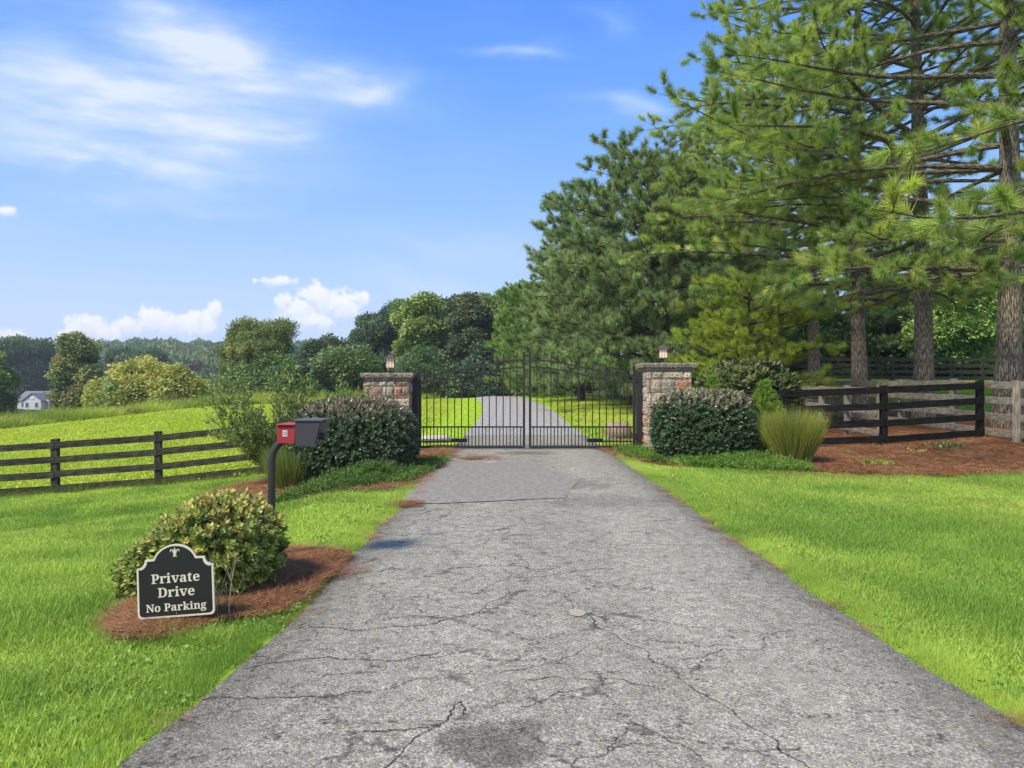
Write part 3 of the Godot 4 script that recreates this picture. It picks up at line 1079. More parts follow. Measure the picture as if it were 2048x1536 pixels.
# front: rows of [height, [[width, colour], ...]] from the top down, as the face towards the drive shows
func pillar(label: String, pos: Vector3, w: float, h: float, front: Array, sd: int, stone: Material, mortar: Material) -> Node3D:
	var t := thing("stone_pillar", label, "gate pillar", pos, 0.0, "stone gate pillars")
	var r := rng(sd)
	var g := Geo.new()
	g.col = Color(0.55, 0.49, 0.40)
	g.box(Transform3D(Basis(), Vector3(0, h * 0.5 - 0.2, 0)), Vector3(w - 0.07, h + 0.4, w - 0.07), 0.01)
	place("mortar_core", g.mesh(), mortar, t)
	var tints := [Color(0.40, 0.33, 0.24), Color(0.50, 0.42, 0.31), Color(0.30, 0.25, 0.19), Color(0.45, 0.23, 0.13), Color(0.54, 0.49, 0.41), Color(0.36, 0.31, 0.26), Color(0.28, 0.27, 0.22)]
	for side in 4:
		var turn := Basis(Vector3.UP, side * PI / 2)
		var y := h
		var row := 0
		while y > 0.03:
			var rh: float = front[row][0] if side == 0 and row < front.size() else r.randf_range(0.18, 0.34)
			rh = minf(rh, y)
			if y - rh < 0.1:
				rh = y
			var x := -w * 0.5
			var k := 0
			while x < w * 0.5 - 0.02:
				var sw: float
				var c: Color
				if side == 0 and row < front.size():
					if k >= front[row][1].size():
						break
					sw = front[row][1][k][0] * w
					c = front[row][1][k][1]
				else:
					sw = r.randf_range(0.18, 0.42)
					c = tints[r.randi() % tints.size()]
				if w * 0.5 - x - sw < 0.12:
					sw = w * 0.5 - x
				var proud := r.randf_range(0.0, 0.018)
				var gs := rough_stone(Vector3(sw - 0.012, rh - 0.012, 0.07), sd * 50 + side * 40 + row * 9 + k, 0.03)
				gs.col = mixc(jit(c, r, 0.1), Color(0.38, 0.33, 0.26), 0.25) * 1.35
				for i in gs.c.size():
					gs.c[i] = gs.col
				var o := place("stone", gs.mesh(), stone, t)
				# corner blocks stop short so that sides do not cut each other
				o.transform = Transform3D(turn, turn * Vector3(x + sw * 0.5, y - rh * 0.5, w * 0.5 - 0.03 + proud))
				x += sw
				k += 1
			y -= rh
			row += 1
	var cols := [Color(0.36, 0.32, 0.26), Color(0.48, 0.44, 0.37)]
	for lay in [["cap_moulding", h + 0.001, 0.085, w + 0.06, 0], ["cap_slab", h + 0.087, 0.10, w + 0.17, 1]]:
		var cg := Geo.new()
		var hw: float = lay[3] * 0.5
		var ring := []
		var n := 22
		for s in 4:
			var b := Basis(Vector3.UP, s * PI / 2)
			for i in n:
				var f := float(i) / n * 2.0 - 1.0
				ring.append([b * Vector3(f * hw, 0, hw), b * Vector3(0, 0, 1)])
		var top := []
		var bot := []
		var lip := []
		for i in ring.size():
			var p: Vector3 = ring[i][0]
			var k := 1.0 + 0.022 * nz.get_noise_2d(i * 55.0 + sd * 10.0, lay[4] * 70.0)
			var dy := 0.012 * nz.get_noise_2d(i * 33.0, sd * 20.0 + 9.0)
			top.append(p * k * 0.985 + Vector3(0, lay[1] + lay[2] + dy, 0))
			lip.append(p * k + Vector3(0, lay[1] + lay[2] * 0.7 + dy, 0))
			bot.append(p * (0.94 if lay[4] == 0 else k * 0.975) + Vector3(0, lay[1], 0))
		for i in ring.size():
			var j := (i + 1) % ring.size()
			cg.col = jit(cols[0], r, 0.28)
			cg.face([bot[i], bot[j], lip[j], lip[i]], ring[i][1], [Vector2(i * 0.05, 0), Vector2(i * 0.05 + 0.05, 0), Vector2(i * 0.05 + 0.05, 0.1), Vector2(i * 0.05, 0.1)])
			cg.face([lip[i], lip[j], top[j], top[i]], ring[i][1] + Vector3.UP, [Vector2(i * 0.05, 0.1), Vector2(i * 0.05 + 0.05, 0.1), Vector2(i * 0.05 + 0.05, 0.15), Vector2(i * 0.05, 0.15)])
			cg.col = cols[1]
			cg.face([top[i], top[j], Vector3(0, lay[1] + lay[2], 0)], Vector3.UP)
			cg.face([bot[i], bot[j], Vector3(0, lay[1], 0)], Vector3.DOWN)
		place(lay[0], cg.mesh(), stone, t)
	return t


func lantern(label: String, pos: Vector3, turn: float) -> Node3D:
	var t := thing("pillar_lantern", label, "lantern", pos, turn, "pillar lanterns")
	var metal := vmat("lantern_metal", 0.45)
	var g := Geo.new()
	g.col = Color(0.05, 0.045, 0.04)
	g.tube(PackedVector3Array([Vector3(0, 0, 0), Vector3(0, 0.02, 0)]), PackedFloat32Array([0.055, 0.05]), 14)
	g.tube(PackedVector3Array([Vector3(0, 0.02, 0), Vector3(0, 0.09, 0)]), PackedFloat32Array([0.022, 0.02]), 10)
	place("stem", g.mesh(), metal, t)
	g = Geo.new()
	g.col = Color(0.07, 0.06, 0.05)
	g.box(Transform3D(Basis(), Vector3(0, 0.10, 0)), Vector3(0.19, 0.016, 0.19), 0.004)
	place("base_plate", g.mesh(), metal, t)
	for sx in [-1, 1]:
		for sz in [-1, 1]:
			g = Geo.new()
			g.col = Color(0.06, 0.055, 0.05)
			g.box(Transform3D(Basis(), Vector3(sx * 0.083, 0.195, sz * 0.083)), Vector3(0.014, 0.174, 0.014), 0.002)
			place("corner_bar", g.mesh(), metal, t)
	for s in 4:
		var b := Basis(Vector3.UP, s * PI / 2)
		g = Geo.new()
		g.col = Color(0.06, 0.055, 0.05)
		for x in [-0.03, 0.03]:
			g.box(Transform3D(b, b * Vector3(x, 0.195, 0.089)), Vector3(0.005, 0.172, 0.006), 0.001)
		g.box(Transform3D(b, b * Vector3(0, 0.235, 0.0895)), Vector3(0.15, 0.005, 0.006), 0.001)
		place("glazing_bar", g.mesh(), metal, t)
		g = Geo.new()
		g.col = Color(1, 1, 1)
		g.box(Transform3D(b, b * Vector3(0, 0.195, 0.082)), Vector3(0.15, 0.17, 0.003), 0.0005)
		var pane := StandardMaterial3D.new()
		if mats.has("pane"):
			pane = mats["pane"]
		pane.transparency = BaseMaterial3D.TRANSPARENCY_ALPHA
		pane.albedo_color = Color(0.97, 0.92, 0.83, 0.7)
		pane.roughness = 0.3
		mats["pane"] = pane
		place("glass_pane", g.mesh(), pane, t)
	g = Geo.new()
	g.col = Color(0.075, 0.072, 0.07)
	var q := 0.128
	var ap := Vector3(0, 0.365, 0)
	for s in 4:
		var b := Basis(Vector3.UP, s * PI / 2)
		var p0 := b * Vector3(-q, 0.285, q)
		var p1 := b * Vector3(q, 0.285, q)
		g.face([p0, p1, ap], b * Vector3(0, 1, 1))
		g.face([p0, p1, p1 + Vector3(0, -0.012, 0), p0 + Vector3(0, -0.012, 0)], b * Vector3(0, 0, 1))
		g.face([p0 + Vector3(0, -0.012, 0), p1 + Vector3(0, -0.012, 0), Vector3(0, 0.273, 0)], Vector3.DOWN)
	g.tube(PackedVector3Array([Vector3(0, 0.355, 0), Vector3(0, 0.375, 0), Vector3(0, 0.395, 0)]), PackedFloat32Array([0.012, 0.014, 0.003]), 8)
	place("roof", g.mesh(), metal, t)
	for x in [-0.028, 0.028]:
		var sm := SphereMesh.new()
		sm.radius = 0.014
		sm.height = 0.05
		sm.radial_segments = 10
		sm.rings = 6
		var em := StandardMaterial3D.new()
		em.albedo_color = Color(1, 0.9, 0.7)
		em.emission_enabled = true
		em.emission = Color(1.0, 0.78, 0.5)
		em.emission_energy_multiplier = 2.0
		place("bulb", sm, em, t, Vector3(x, 0.215, 0))
		g = Geo.new()
		g.col = Color(0.6, 0.55, 0.45)
		g.tube(PackedVector3Array([Vector3(x, 0.108, 0), Vector3(x, 0.192, 0)]), PackedFloat32Array([0.011, 0.011]), 8)
		place("candle_sleeve", g.mesh(), vmat("sleeve", 0.5), t)
	var lamp := OmniLight3D.new()
	lamp.name = "lantern_glow"
	lamp.light_color = Color(1.0, 0.78, 0.5)
	lamp.light_energy = 0.004
	lamp.omni_range = 6.0
	lamp.omni_attenuation = 2.0
	lamp.light_size = 0.012
	lamp.shadow_enabled = true
	lamp.position = Vector3(-0.028, 0.215, 0)
	t.add_child(lamp, true)
	t.scale = Vector3(1.15, 1.2, 1.15)
	return t


# ---------------------------------------------------------------- gate
func gate_leaf(label: String, hinge: Vector3, dir: float, iron: Material) -> Node3D:
	var t := thing("gate_leaf", label, "gate", hinge, 0.0, "iron gate leaves")
	var wid := 2.385
	var part := func(called: String, a: Vector3, b: Vector3, w: float, d: float) -> void:
		var g := Geo.new()
		g.col = Color(0.026, 0.025, 0.023)
		g.bar(a, b, w, d, 0.003)
		place(called, g.mesh(), iron, t)
	var ry := func(s: float, low: bool) -> float:
		return 1.715 + 0.345 * smoothstep(0.0, 1.0, clampf(s * 1.04, 0.0, 1.0)) - (0.165 if low else 0.0)
	part.call("hinge_stile", Vector3(0, 0.04, 0), Vector3(0, 1.895, 0), 0.06, 0.05)
	part.call("latch_stile", Vector3(dir * wid, 0.05, 0), Vector3(dir * wid, 2.23, 0), 0.055, 0.05)
	for e in [[0.0, 1.9, 0.075], [wid, 2.235, 0.068]]:
		part.call("stile_cap", Vector3(dir * e[0], e[1], 0), Vector3(dir * e[0], e[1] + 0.02, 0), e[2], 0.065)
	part.call("bottom_rail", Vector3(dir * 0.03, 0.075, 0), Vector3(dir * (wid - 0.03), 0.075, 0), 0.04, 0.055)
	part.call("mid_rail", Vector3(dir * 0.03, 0.534, 0), Vector3(dir * (wid - 0.03), 0.534, 0), 0.032, 0.035)
	for low in [false, true]:
		var g := Geo.new()
		g.col = Color(0.026, 0.025, 0.023)
		var n := 24
		for i in n:
			var s0 := float(i) / n
			var s1 := float(i + 1) / n
			g.bar(Vector3(dir * (0.03 + (wid - 0.06) * s0), ry.call(s0, low), 0), Vector3(dir * (0.03 + (wid - 0.06) * s1 + 0.002), ry.call(s1, low), 0), 0.032, 0.036, 0.0)
		place("arched_rail", g.mesh(), iron, t)
	for i in 14:
		var s := float(i + 1) / 15.0
		var x := dir * wid * s
		var top: float = ry.call(s, false) + 0.13 + 0.05 * s
		var g := Geo.new()
		g.col = Color(0.028, 0.027, 0.025)
		g.box(Transform3D(Basis(), Vector3(x, (top + 0.09) * 0.5, 0)), Vector3(0.024, top - 0.09, 0.024), 0.003)
		var tip := Vector3(x, top + 0.022, 0)
		for q in 4:
			var b := Basis(Vector3.UP, q * PI / 2)
			g.face([Vector3(x, top, 0) + b * Vector3(-0.011, 0, 0.011), Vector3(x, top, 0) + b * Vector3(0.011, 0, 0.011), tip], b * Vector3(0, 0.4, 1))
		place("picket", g.mesh(), iron, t)
	for i in 15:
		var x := dir * wid * (float(i) + 0.5) / 15.0
		part.call("short_picket", Vector3(x, 0.09, 0), Vector3(x, 0.52, 0), 0.022, 0.022)
	return t


func text_mesh(s: String, size: float, depth: float, bold := true) -> TextMesh:
	var f := SystemFont.new()
	f.font_names = PackedStringArray(["Droid Serif"])
	f.font_weight = 700 if bold else 400
	var m := TextMesh.new()
	m.text = s
	m.font = f
	m.font_size = 64
	m.pixel_size = size / 64.0
	m.depth = depth
	m.curve_step = 1.0
	return m


# a flat plate cut to an outline, in the xy plane
func plate(poly: PackedVector2Array, z0: float, z1: float, col: Color) -> Geo:
	var g := Geo.new()
	g.col = col
	var tri := Geometry2D.triangulate_polygon(poly)
	for k in range(0, tri.size(), 3):
		for zz in [[z1, Vector3.BACK], [z0, Vector3.FORWARD]]:
			g.face([Vector3(poly[tri[k]].x, poly[tri[k]].y, zz[0]), Vector3(poly[tri[k + 1]].x, poly[tri[k + 1]].y, zz[0]), Vector3(poly[tri[k + 2]].x, poly[tri[k + 2]].y, zz[0])], zz[1])
	var ccw := not Geometry2D.is_polygon_clockwise(poly)
	for i in poly.size():
		var a := poly[i]
		var b := poly[(i + 1) % poly.size()]
		var nn := Vector2((b - a).y, -(b - a).x)
		if not ccw:
			nn = -nn
		g.face([Vector3(a.x, a.y, z0), Vector3(b.x, b.y, z0), Vector3(b.x, b.y, z1), Vector3(a.x, a.y, z1)], Vector3(nn.x, nn.y, 0))
	return g


func sign_outline(inset: float) -> PackedVector2Array:
	var w := 0.2275 - inset
	var p := PackedVector2Array()
	var half := PackedVector2Array()
	var cr := 0.025
	for i in 6:
		var a := -PI / 2 + PI / 2 * i / 5.0
		half.append(Vector2(w - cr + cos(a) * cr, inset + cr + sin(a) * cr))
	half.append(Vector2(w, 0.308 - inset * 0.4))
	var qr := 0.05 + inset * 0.15
	for i in range(1, 7):
		var a := -PI / 2 - (PI / 2) * i / 6.0
		half.append(Vector2(w + cos(a) * qr, 0.358 - inset + sin(a) * qr))
	half.append(Vector2(0.128 - inset * 0.7, 0.360 - inset))
	for i in range(1, 10):
		var a := 0.35 + (PI / 2 - 0.35) * i / 9.0
		half.append(Vector2(cos(a) * (0.134 - inset), 0.322 + sin(a) * (0.122 - inset)))
	for q in half:
		p.append(q)
	for i in range(half.size() - 2, -1, -1):
		p.append(Vector2(-half[i].x, half[i].y))
	return p


func _ready() -> void:
	nz.seed = 11
	nz.frequency = 0.01
	nz.fractal_octaves = 4
	nz2.seed = 23
	nz2.frequency = 0.01
	nz2.fractal_octaves = 5
	# ---- camera, sky, sun, exposure
	var cam := Camera3D.new()
	cam.name = "camera"
	cam.position = Vector3(0, 1.52, 0)
	cam.fov = rad_to_deg(2.0 * atan(768.0 / 1500.0))
	cam.near = 0.05
	cam.far = 4000.0
	add_child(cam)
	cam.current = true
	var exposure := 1.9
	var env := Environment.new()
	env.background_mode = Environment.BG_SKY
	env.sky = Sky.new()
	env.sky.sky_material = make_sky()
	env.background_energy_multiplier = 1.1 / exposure
	env.sky_rotation = Vector3(0, PI, 0)
	env.tonemap_mode = Environment.TONE_MAPPER_LINEAR
	env.tonemap_exposure = exposure
	env.sdfgi_enabled = true
	env.ssao_enabled = true
	env.ssil_enabled = true
	env.fog_enabled = FOG > 0.0
	env.fog_density = FOG
	env.fog_light_color = Color(0.88, 0.93, 0.98)
	var we := WorldEnvironment.new()
	we.name = "world_environment"
	we.environment = env
	add_child(we)
	var sun := DirectionalLight3D.new()
	sun.name = "sun"
	sun.light_color = Color(1.0, 0.955, 0.87)
	sun.light_energy = 0.85
	sun.light_angular_distance = 9.0
	sun.shadow_enabled = true
	add_child(sun)
	sun.look_at_from_position(Vector3(-0.44, 0.77, 0.45) * 50.0, Vector3.ZERO)

	build_ground()
	build_background()
	build_fences()
	build_gate()
	build_pines()
	build_shrubs()
	build_roadside()
	build_grass()


const FOG := 0.0004


func outline(a: Array) -> PackedVector2Array:
	var p := PackedVector2Array()
	for i in range(0, a.size(), 2):
		p.append(Vector2(a[i], a[i + 1]))
	return p


var mulch_left: PackedVector2Array
var mulch_right: PackedVector2Array
var mulch_hedge: PackedVector2Array
var mulch_gate: PackedVector2Array
var jun_left: PackedVector2Array
var jun_right: PackedVector2Array
var field_edge := [[-140, -26], [-60, -34], [-31, -44], [-21, -57], [-15, -72], [-3, -74]]


func mown(x: float, z: float) -> float:
	# 1 on the mown field, 0 in the long grass
	if x > -3.0:
		return 1.0
	var ze := -74.0
	for i in field_edge.size() - 1:
		if x >= field_edge[i][0] and x < field_edge[i + 1][0]:
			ze = lerpf(field_edge[i][1], field_edge[i + 1][1], (x - field_edge[i][0]) / (field_edge[i + 1][0] - field_edge[i][0]))
	if x < -140.0:
		ze = -30.0
	return smoothstep(-2.0, 2.0, z - ze)


func build_ground() -> void:
	mulch_left = wobble(outline([-1.56, -6.5, -1.58, -5.9, -1.60, -5.3, -1.66, -4.85, -1.9, -5.0, -2.05, -4.66, -2.1, -4.52, -2.26, -4.56, -2.38, -4.8, -2.44, -5.3, -2.45, -5.9, -2.3, -6.5, -1.9, -6.6]), 0.12, 0.07, 0)
	mulch_right = wobble(outline([4.9, -13.0, 5.6, -12.5, 7.0, -12.25, 8.8, -12.7, 10.5, -12.5, 14.0, -12.8, 17.0, -17.0, 17.5, -24.0, 12.0, -23.5, 8.0, -24.0, 5.0, -23.5, 4.4, -19.5, 4.3, -15.0]), 0.3, 0.3, 40)
	mulch_hedge = wobble(outline([-1.5, -14.2, -1.5, -11.6, -1.75, -10.7, -2.6, -10.3, -3.9, -11.4, -5.6, -13.6, -5.4, -15.8, -3.3, -16.2, -2.3, -17.0, -1.4, -17.3]), 0.2, 0.14, 80)
	mulch_gate = wobble(outline([2.2, -17.6, 2.2, -16.2, 2.45, -14.6, 3.0, -13.6, 4.4, -13.9, 5.6, -14.2, 5.8, -18.5, 3.2, -18.4]), 0.25, 0.15, 60)
	jun_left = outline([-1.32, -14.9, -1.42, -12.6, -1.7, -11.3, -2.7, -10.4, -3.3, -10.5, -3.1, -12.2, -1.9, -13.2])
	jun_right = outline([2.35, -16.6, 2.45, -15.2, 3.0, -13.9, 4.3, -13.0, 5.1, -12.75, 5.2, -13.5, 4.7, -14.3, 3.2, -15.0, 2.8, -16.6])
	# one sheet of ground out to the horizon
	var xs: Array[float] = []
	var zs: Array[float] = []
	var x := -900.0
	while x <= 900.0:
		xs.append(x)
		var ax := absf(x)
		x += 0.45 if ax < 15.9 else 1.5 if ax < 60 else 6.0 if ax < 160 else 30.0
	var z := 40.0
	while z >= -1000.0:
		zs.append(z)
		z -= 5.0 if z > 5 else 0.45 if z > -24 else 1.2 if z > -80 else 5.0 if z > -220 else 20.0
	var g := Geo.new()
	for zz in zs:
		for xx in xs:
			var m := mown(xx, zz)
			var c := mixc(Color(0.14, 0.19, 0.03), Color(0.40, 0.60, 0.035), m)
			if -zz < 19.0:
				c = mixc(Color(0.24, 0.40, 0.03), c, smoothstep(15.5, 18.5, -zz))
			if xx > 2.5 and -zz > 19.5:
				c = mixc(Color(0.20, 0.36, 0.025), Color(0.16, 0.095, 0.045), smoothstep(3.5, 6.5, xx - 0.05 * (-zz - 20.0) + nz.get_noise_2d(xx * 20, zz * 20) * 3.0) * smoothstep(15.0, 12.0, xx - 2.0))
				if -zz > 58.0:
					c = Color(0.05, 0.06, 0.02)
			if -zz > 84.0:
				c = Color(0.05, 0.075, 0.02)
			g.col = c
			g.vert(Vector3(xx, gh(xx, zz), zz), Vector3.UP, Vector2(xx, zz))
	var w := xs.size()
	for j in zs.size() - 1:
		for i in w - 1:
			var q := j * w + i
			g.ix.append_array([q, q + w, q + 1, q + 1, q + w, q + w + 1])
	smooth(g)
	for i in g.n.size():
		if g.n[i].y < 0.0:
			g.n[i] = -g.n[i]
	var m := vmat("ground", 0.95, 0.0, 0.2)
	m.albedo_texture = noise_tex(0.02, 512, 0.55, 1.25, 3, 5)
	m.uv1_triplanar = true
	m.uv1_world_triplanar = true
	m.uv1_scale = Vector3(0.31, 0.31, 0.31)
	m.heightmap_enabled = true
	m.heightmap_texture = m.albedo_texture
	m.heightmap_scale = 3.0
	tag(place("ground", g.mesh(), m), "rolling green ground of lawn and mown field", "", "", "structure")

	# the drive
	var wear := wear_tex()
	for part in [["driveway", 4.0, -22.0, 0.25, "cracked grey asphalt drive leading up to the iron gate"], ["far_driveway", -22.0, -90.0, 1.0, "pale asphalt drive climbing away beyond the iron gate"]]:
		var near: bool = part[0] == "driveway"
		g = Geo.new()
		var cols := 14
		var zz: float = part[1]
		var rows := 0
		while zz >= part[2] - 0.001:
			for i in cols + 1:
				var f := float(i) / cols * 2.0 - 1.0
				var xx := drive_mid(zz) + f * drive_half(zz, signf(f))
				var lip := -0.02 * smoothstep(0.93, 1.0, absf(f))
				g.col = Color(1, 1, 1)
				g.vert(at(xx, zz, 0.028 + lip + 0.006 * nz.get_noise_2d(xx * 60, zz * 60)), Vector3.UP, Vector2(xx, zz) / 2.6)
				g.u2.append(Vector2((xx - DX0) / (DX1 - DX0), (zz - DZ0) / (DZ1 - DZ0)))
			rows += 1
			zz -= part[3]
		for j in rows - 1:
			for i in cols:
				var q := j * (cols + 1) + i
				g.ix.append_array([q, q + cols + 1, q + 1, q + 1, q + cols + 1, q + cols + 2])
		smooth(g)
		for i in g.n.size():
			if g.n[i].y < 0.0:
				g.n[i] = -g.n[i]
		var a := StandardMaterial3D.new()
		a.resource_name = part[0]
		if near:
			var at2 := asphalt_tex(41, 0.63, 0.20)
			a.albedo_texture = at2[0]
			a.heightmap_enabled = true
			a.heightmap_texture = at2[1]
			a.heightmap_scale = 0.5
			a.detail_enabled = true
			a.detail_blend_mode = BaseMaterial3D.BLEND_MODE_MUL
			a.detail_uv_layer = BaseMaterial3D.DETAIL_UV_2
			a.detail_albedo = wear
			mats["asphalt"] = a
		else:
			a.albedo_texture = noise_tex(0.03, 256, 0.52, 0.74, 8, 5)
			a.albedo_color = Color(1.0, 0.99, 0.97)
		a.roughness = 0.9
		a.metallic_specular = 0.35
		tag(place(part[0], g.mesh(), a), part[4], "", "", "structure")
	# the smoother, newer patch before the gate
	g = sheet(wobble(outline([-1.42, -9.35, -0.9, -9.3, 0.1, -9.62, 0.68, -9.8, 0.80, -10.5, 0.98, -11.2, 0.92, -12.0, 0.72, -13.0, 0.42, -14.3, 0.15, -14.6, -0.6, -14.0, -1.1, -14.1, -1.35, -13.2, -1.40, -11.4]), 0.2, 0.07, 20), 0.5, 0.036)
	for i in g.v.size():
		g.u[i] = g.u[i] / 2.6
	var pm := StandardMaterial3D.new()
	pm.resource_name = "asphalt_patch"
	var pt := asphalt_tex(57, 0.54, 0.13)
	pm.albedo_texture = pt[0]
	pm.albedo_color = Color(1.0, 0.985, 0.985)
	pm.heightmap_enabled = true
	pm.heightmap_texture = pt[1]
	pm.heightmap_scale = 0.25
	pm.roughness = 0.85
	tag(place("asphalt_patch", g.mesh(), pm), "smoother grey asphalt patch before the gate", "", "", "structure")
	# pale spot of spilled concrete
	var spot := PackedVector2Array()
	for i in 22:
		var ang := TAU * i / 22.0
		var rr := 1.0 + 0.3 * nz.get_noise_2d(i * 40.0, 5.0)
		spot.append(Vector2(0.425 + cos(ang) * 0.055 * rr, -4.87 + sin(ang) * 0.075 * rr))
	g = sheet(spot, 0.05, 0.036)
	for i in g.c.size():
		g.c[i] = Color(0.40, 0.33, 0.24)
	tag(place("concrete_spot", g.mesh(), vmat("concrete", 0.9)), "small pale concrete spot on the drive", "", "", "structure")

	# beds of pine straw
	var mt := vmat("mulch", 0.95, 0.0, 0.2)
	mt.albedo_texture = noise_tex(0.06, 512, 0.5, 1.3, 15, 5)
	mt.uv1_triplanar = true
	mt.uv1_world_triplanar = true
	mt.uv1_scale = Vector3(0.6, 0.6, 0.6)
	mt.heightmap_enabled = true
	mt.heightmap_texture = mt.albedo_texture
	mt.heightmap_scale = 4.0
	var r := rng(71)
	var straw := Geo.new()
	for i in 120:
		var a := r.randf() * TAU
		var q := sqrt(r.randf()) * 0.2
		var b := r.randf() * TAU
		var d := Vector3(cos(b), r.randf_range(-0.12, 0.35), sin(b)).normalized()
		straw.col = jit(Color(1, 1, 1), r, 0.4)
		var p := Vector3(cos(a) * q, r.randf() * 0.02, sin(a) * q)
		var ww := d.cross(Vector3.UP + ball(r) * 0.4).normalized() * 0.0022
		straw.face([p - ww, p + ww, p + d * r.randf_range(0.07, 0.16)], Vector3.UP)
	var straw_mesh := straw.mesh()
	var sc := Scatter.new()
	for bed in [["mulch_bed", mulch_left, 0.09, 0.02, 0.05, "orange brown pine straw bed round the sign and shrub", 1500, Color(0.26, 0.105, 0.045)], ["mulch_bed", mulch_right, 0.4, 0.02, 0.03, "wide bed of orange pine straw under the right fences", 2600, Color(0.26, 0.115, 0.05)], ["mulch_bed", mulch_hedge, 0.2, 0.012, 0.03, "pine straw bed under the left hedge and junipers", 500, Color(0.18, 0.085, 0.04)], ["mulch_bed", mulch_gate, 0.2, 0.012, 0.03, "pine straw bed at the foot of the right pillar", 300, Color(0.22, 0.09, 0.04)]]:
		g = sheet(bed[1], bed[2], bed[3], bed[4])
		for i in g.c.size():
			var p := g.v[i]
			g.c[i] = (bed[7] as Color) * (1.0 + 0.5 * nz.get_noise_2d(p.x * 40.0, p.z * 40.0)) * 0.95
		tag(place(bed[0], g.mesh(), mt), bed[5], "", "", "structure")
		var lo: Vector2 = bed[1][0]
		var hi: Vector2 = bed[1][0]
		for p: Vector2 in bed[1]:
			lo = lo.min(p)
			hi = hi.max(p)
		var k := 0
		while k < bed[6]:
			var p := Vector2(r.randf_range(lo.x, hi.x), r.randf_range(lo.y, hi.y))
			if p.y < -19.0 or not Geometry2D.is_point_in_polygon(p, bed[1]):
				if p.y < -19.0:
					k += 1
				continue
			k += 1
			sc.add(Transform3D(Basis(Vector3.UP, r.randf() * TAU).scaled(Vector3.ONE * (1.0 if p.y > -8.0 else 1.5)), at(p.x, p.y, bed[3] + bed[4] * 0.55)), jit(mixc(Color(0.30, 0.13, 0.055), Color(0.42, 0.25, 0.12), pow(r.randf(), 2.0)), r, 0.25))
	# straw washed along the edges of the drive
	for i in 130:
		var zz := -r.randf_range(2.6, 17.0)
		var s := -1.0 if r.randf() < 0.6 else 1.0
		var xx := drive_mid(zz) + s * (drive_half(zz, s) + r.randf_range(-0.10, 0.03))
		if nz.get_noise_2d(zz * 50.0, s * 40.0) > -0.05:
			sc.add(Transform3D(Basis(Vector3.UP, r.randf() * TAU).scaled(Vector3(0.45, 0.6, 0.45)), at(xx, zz, 0.03)), jit(Color(0.36, 0.19, 0.085), r, 0.25))
	for sp in [[-1.3, -9.3, 0.14], [-0.85, -15.3, 0.5], [-0.6, -15.0, 0.4], [-1.42, -6.0, 0.16], [2.35, -17.0, 0.3]]:
		for i in 16:
			var q = ball(r) * sp[2]
			sc.add(Transform3D(Basis(Vector3.UP, r.randf() * TAU).scaled(Vector3(0.7, 0.7, 0.7)), at(sp[0] + q.x, sp[1] + q.z, 0.04)), jit(Color(0.34, 0.16, 0.07), r, 0.3))
	tag(scatter("pine_straw", straw_mesh, vmat("straw", 0.8, 0.1), sc), "loose orange pine needles over the beds and drive edges", "pine straw", "", "stuff")


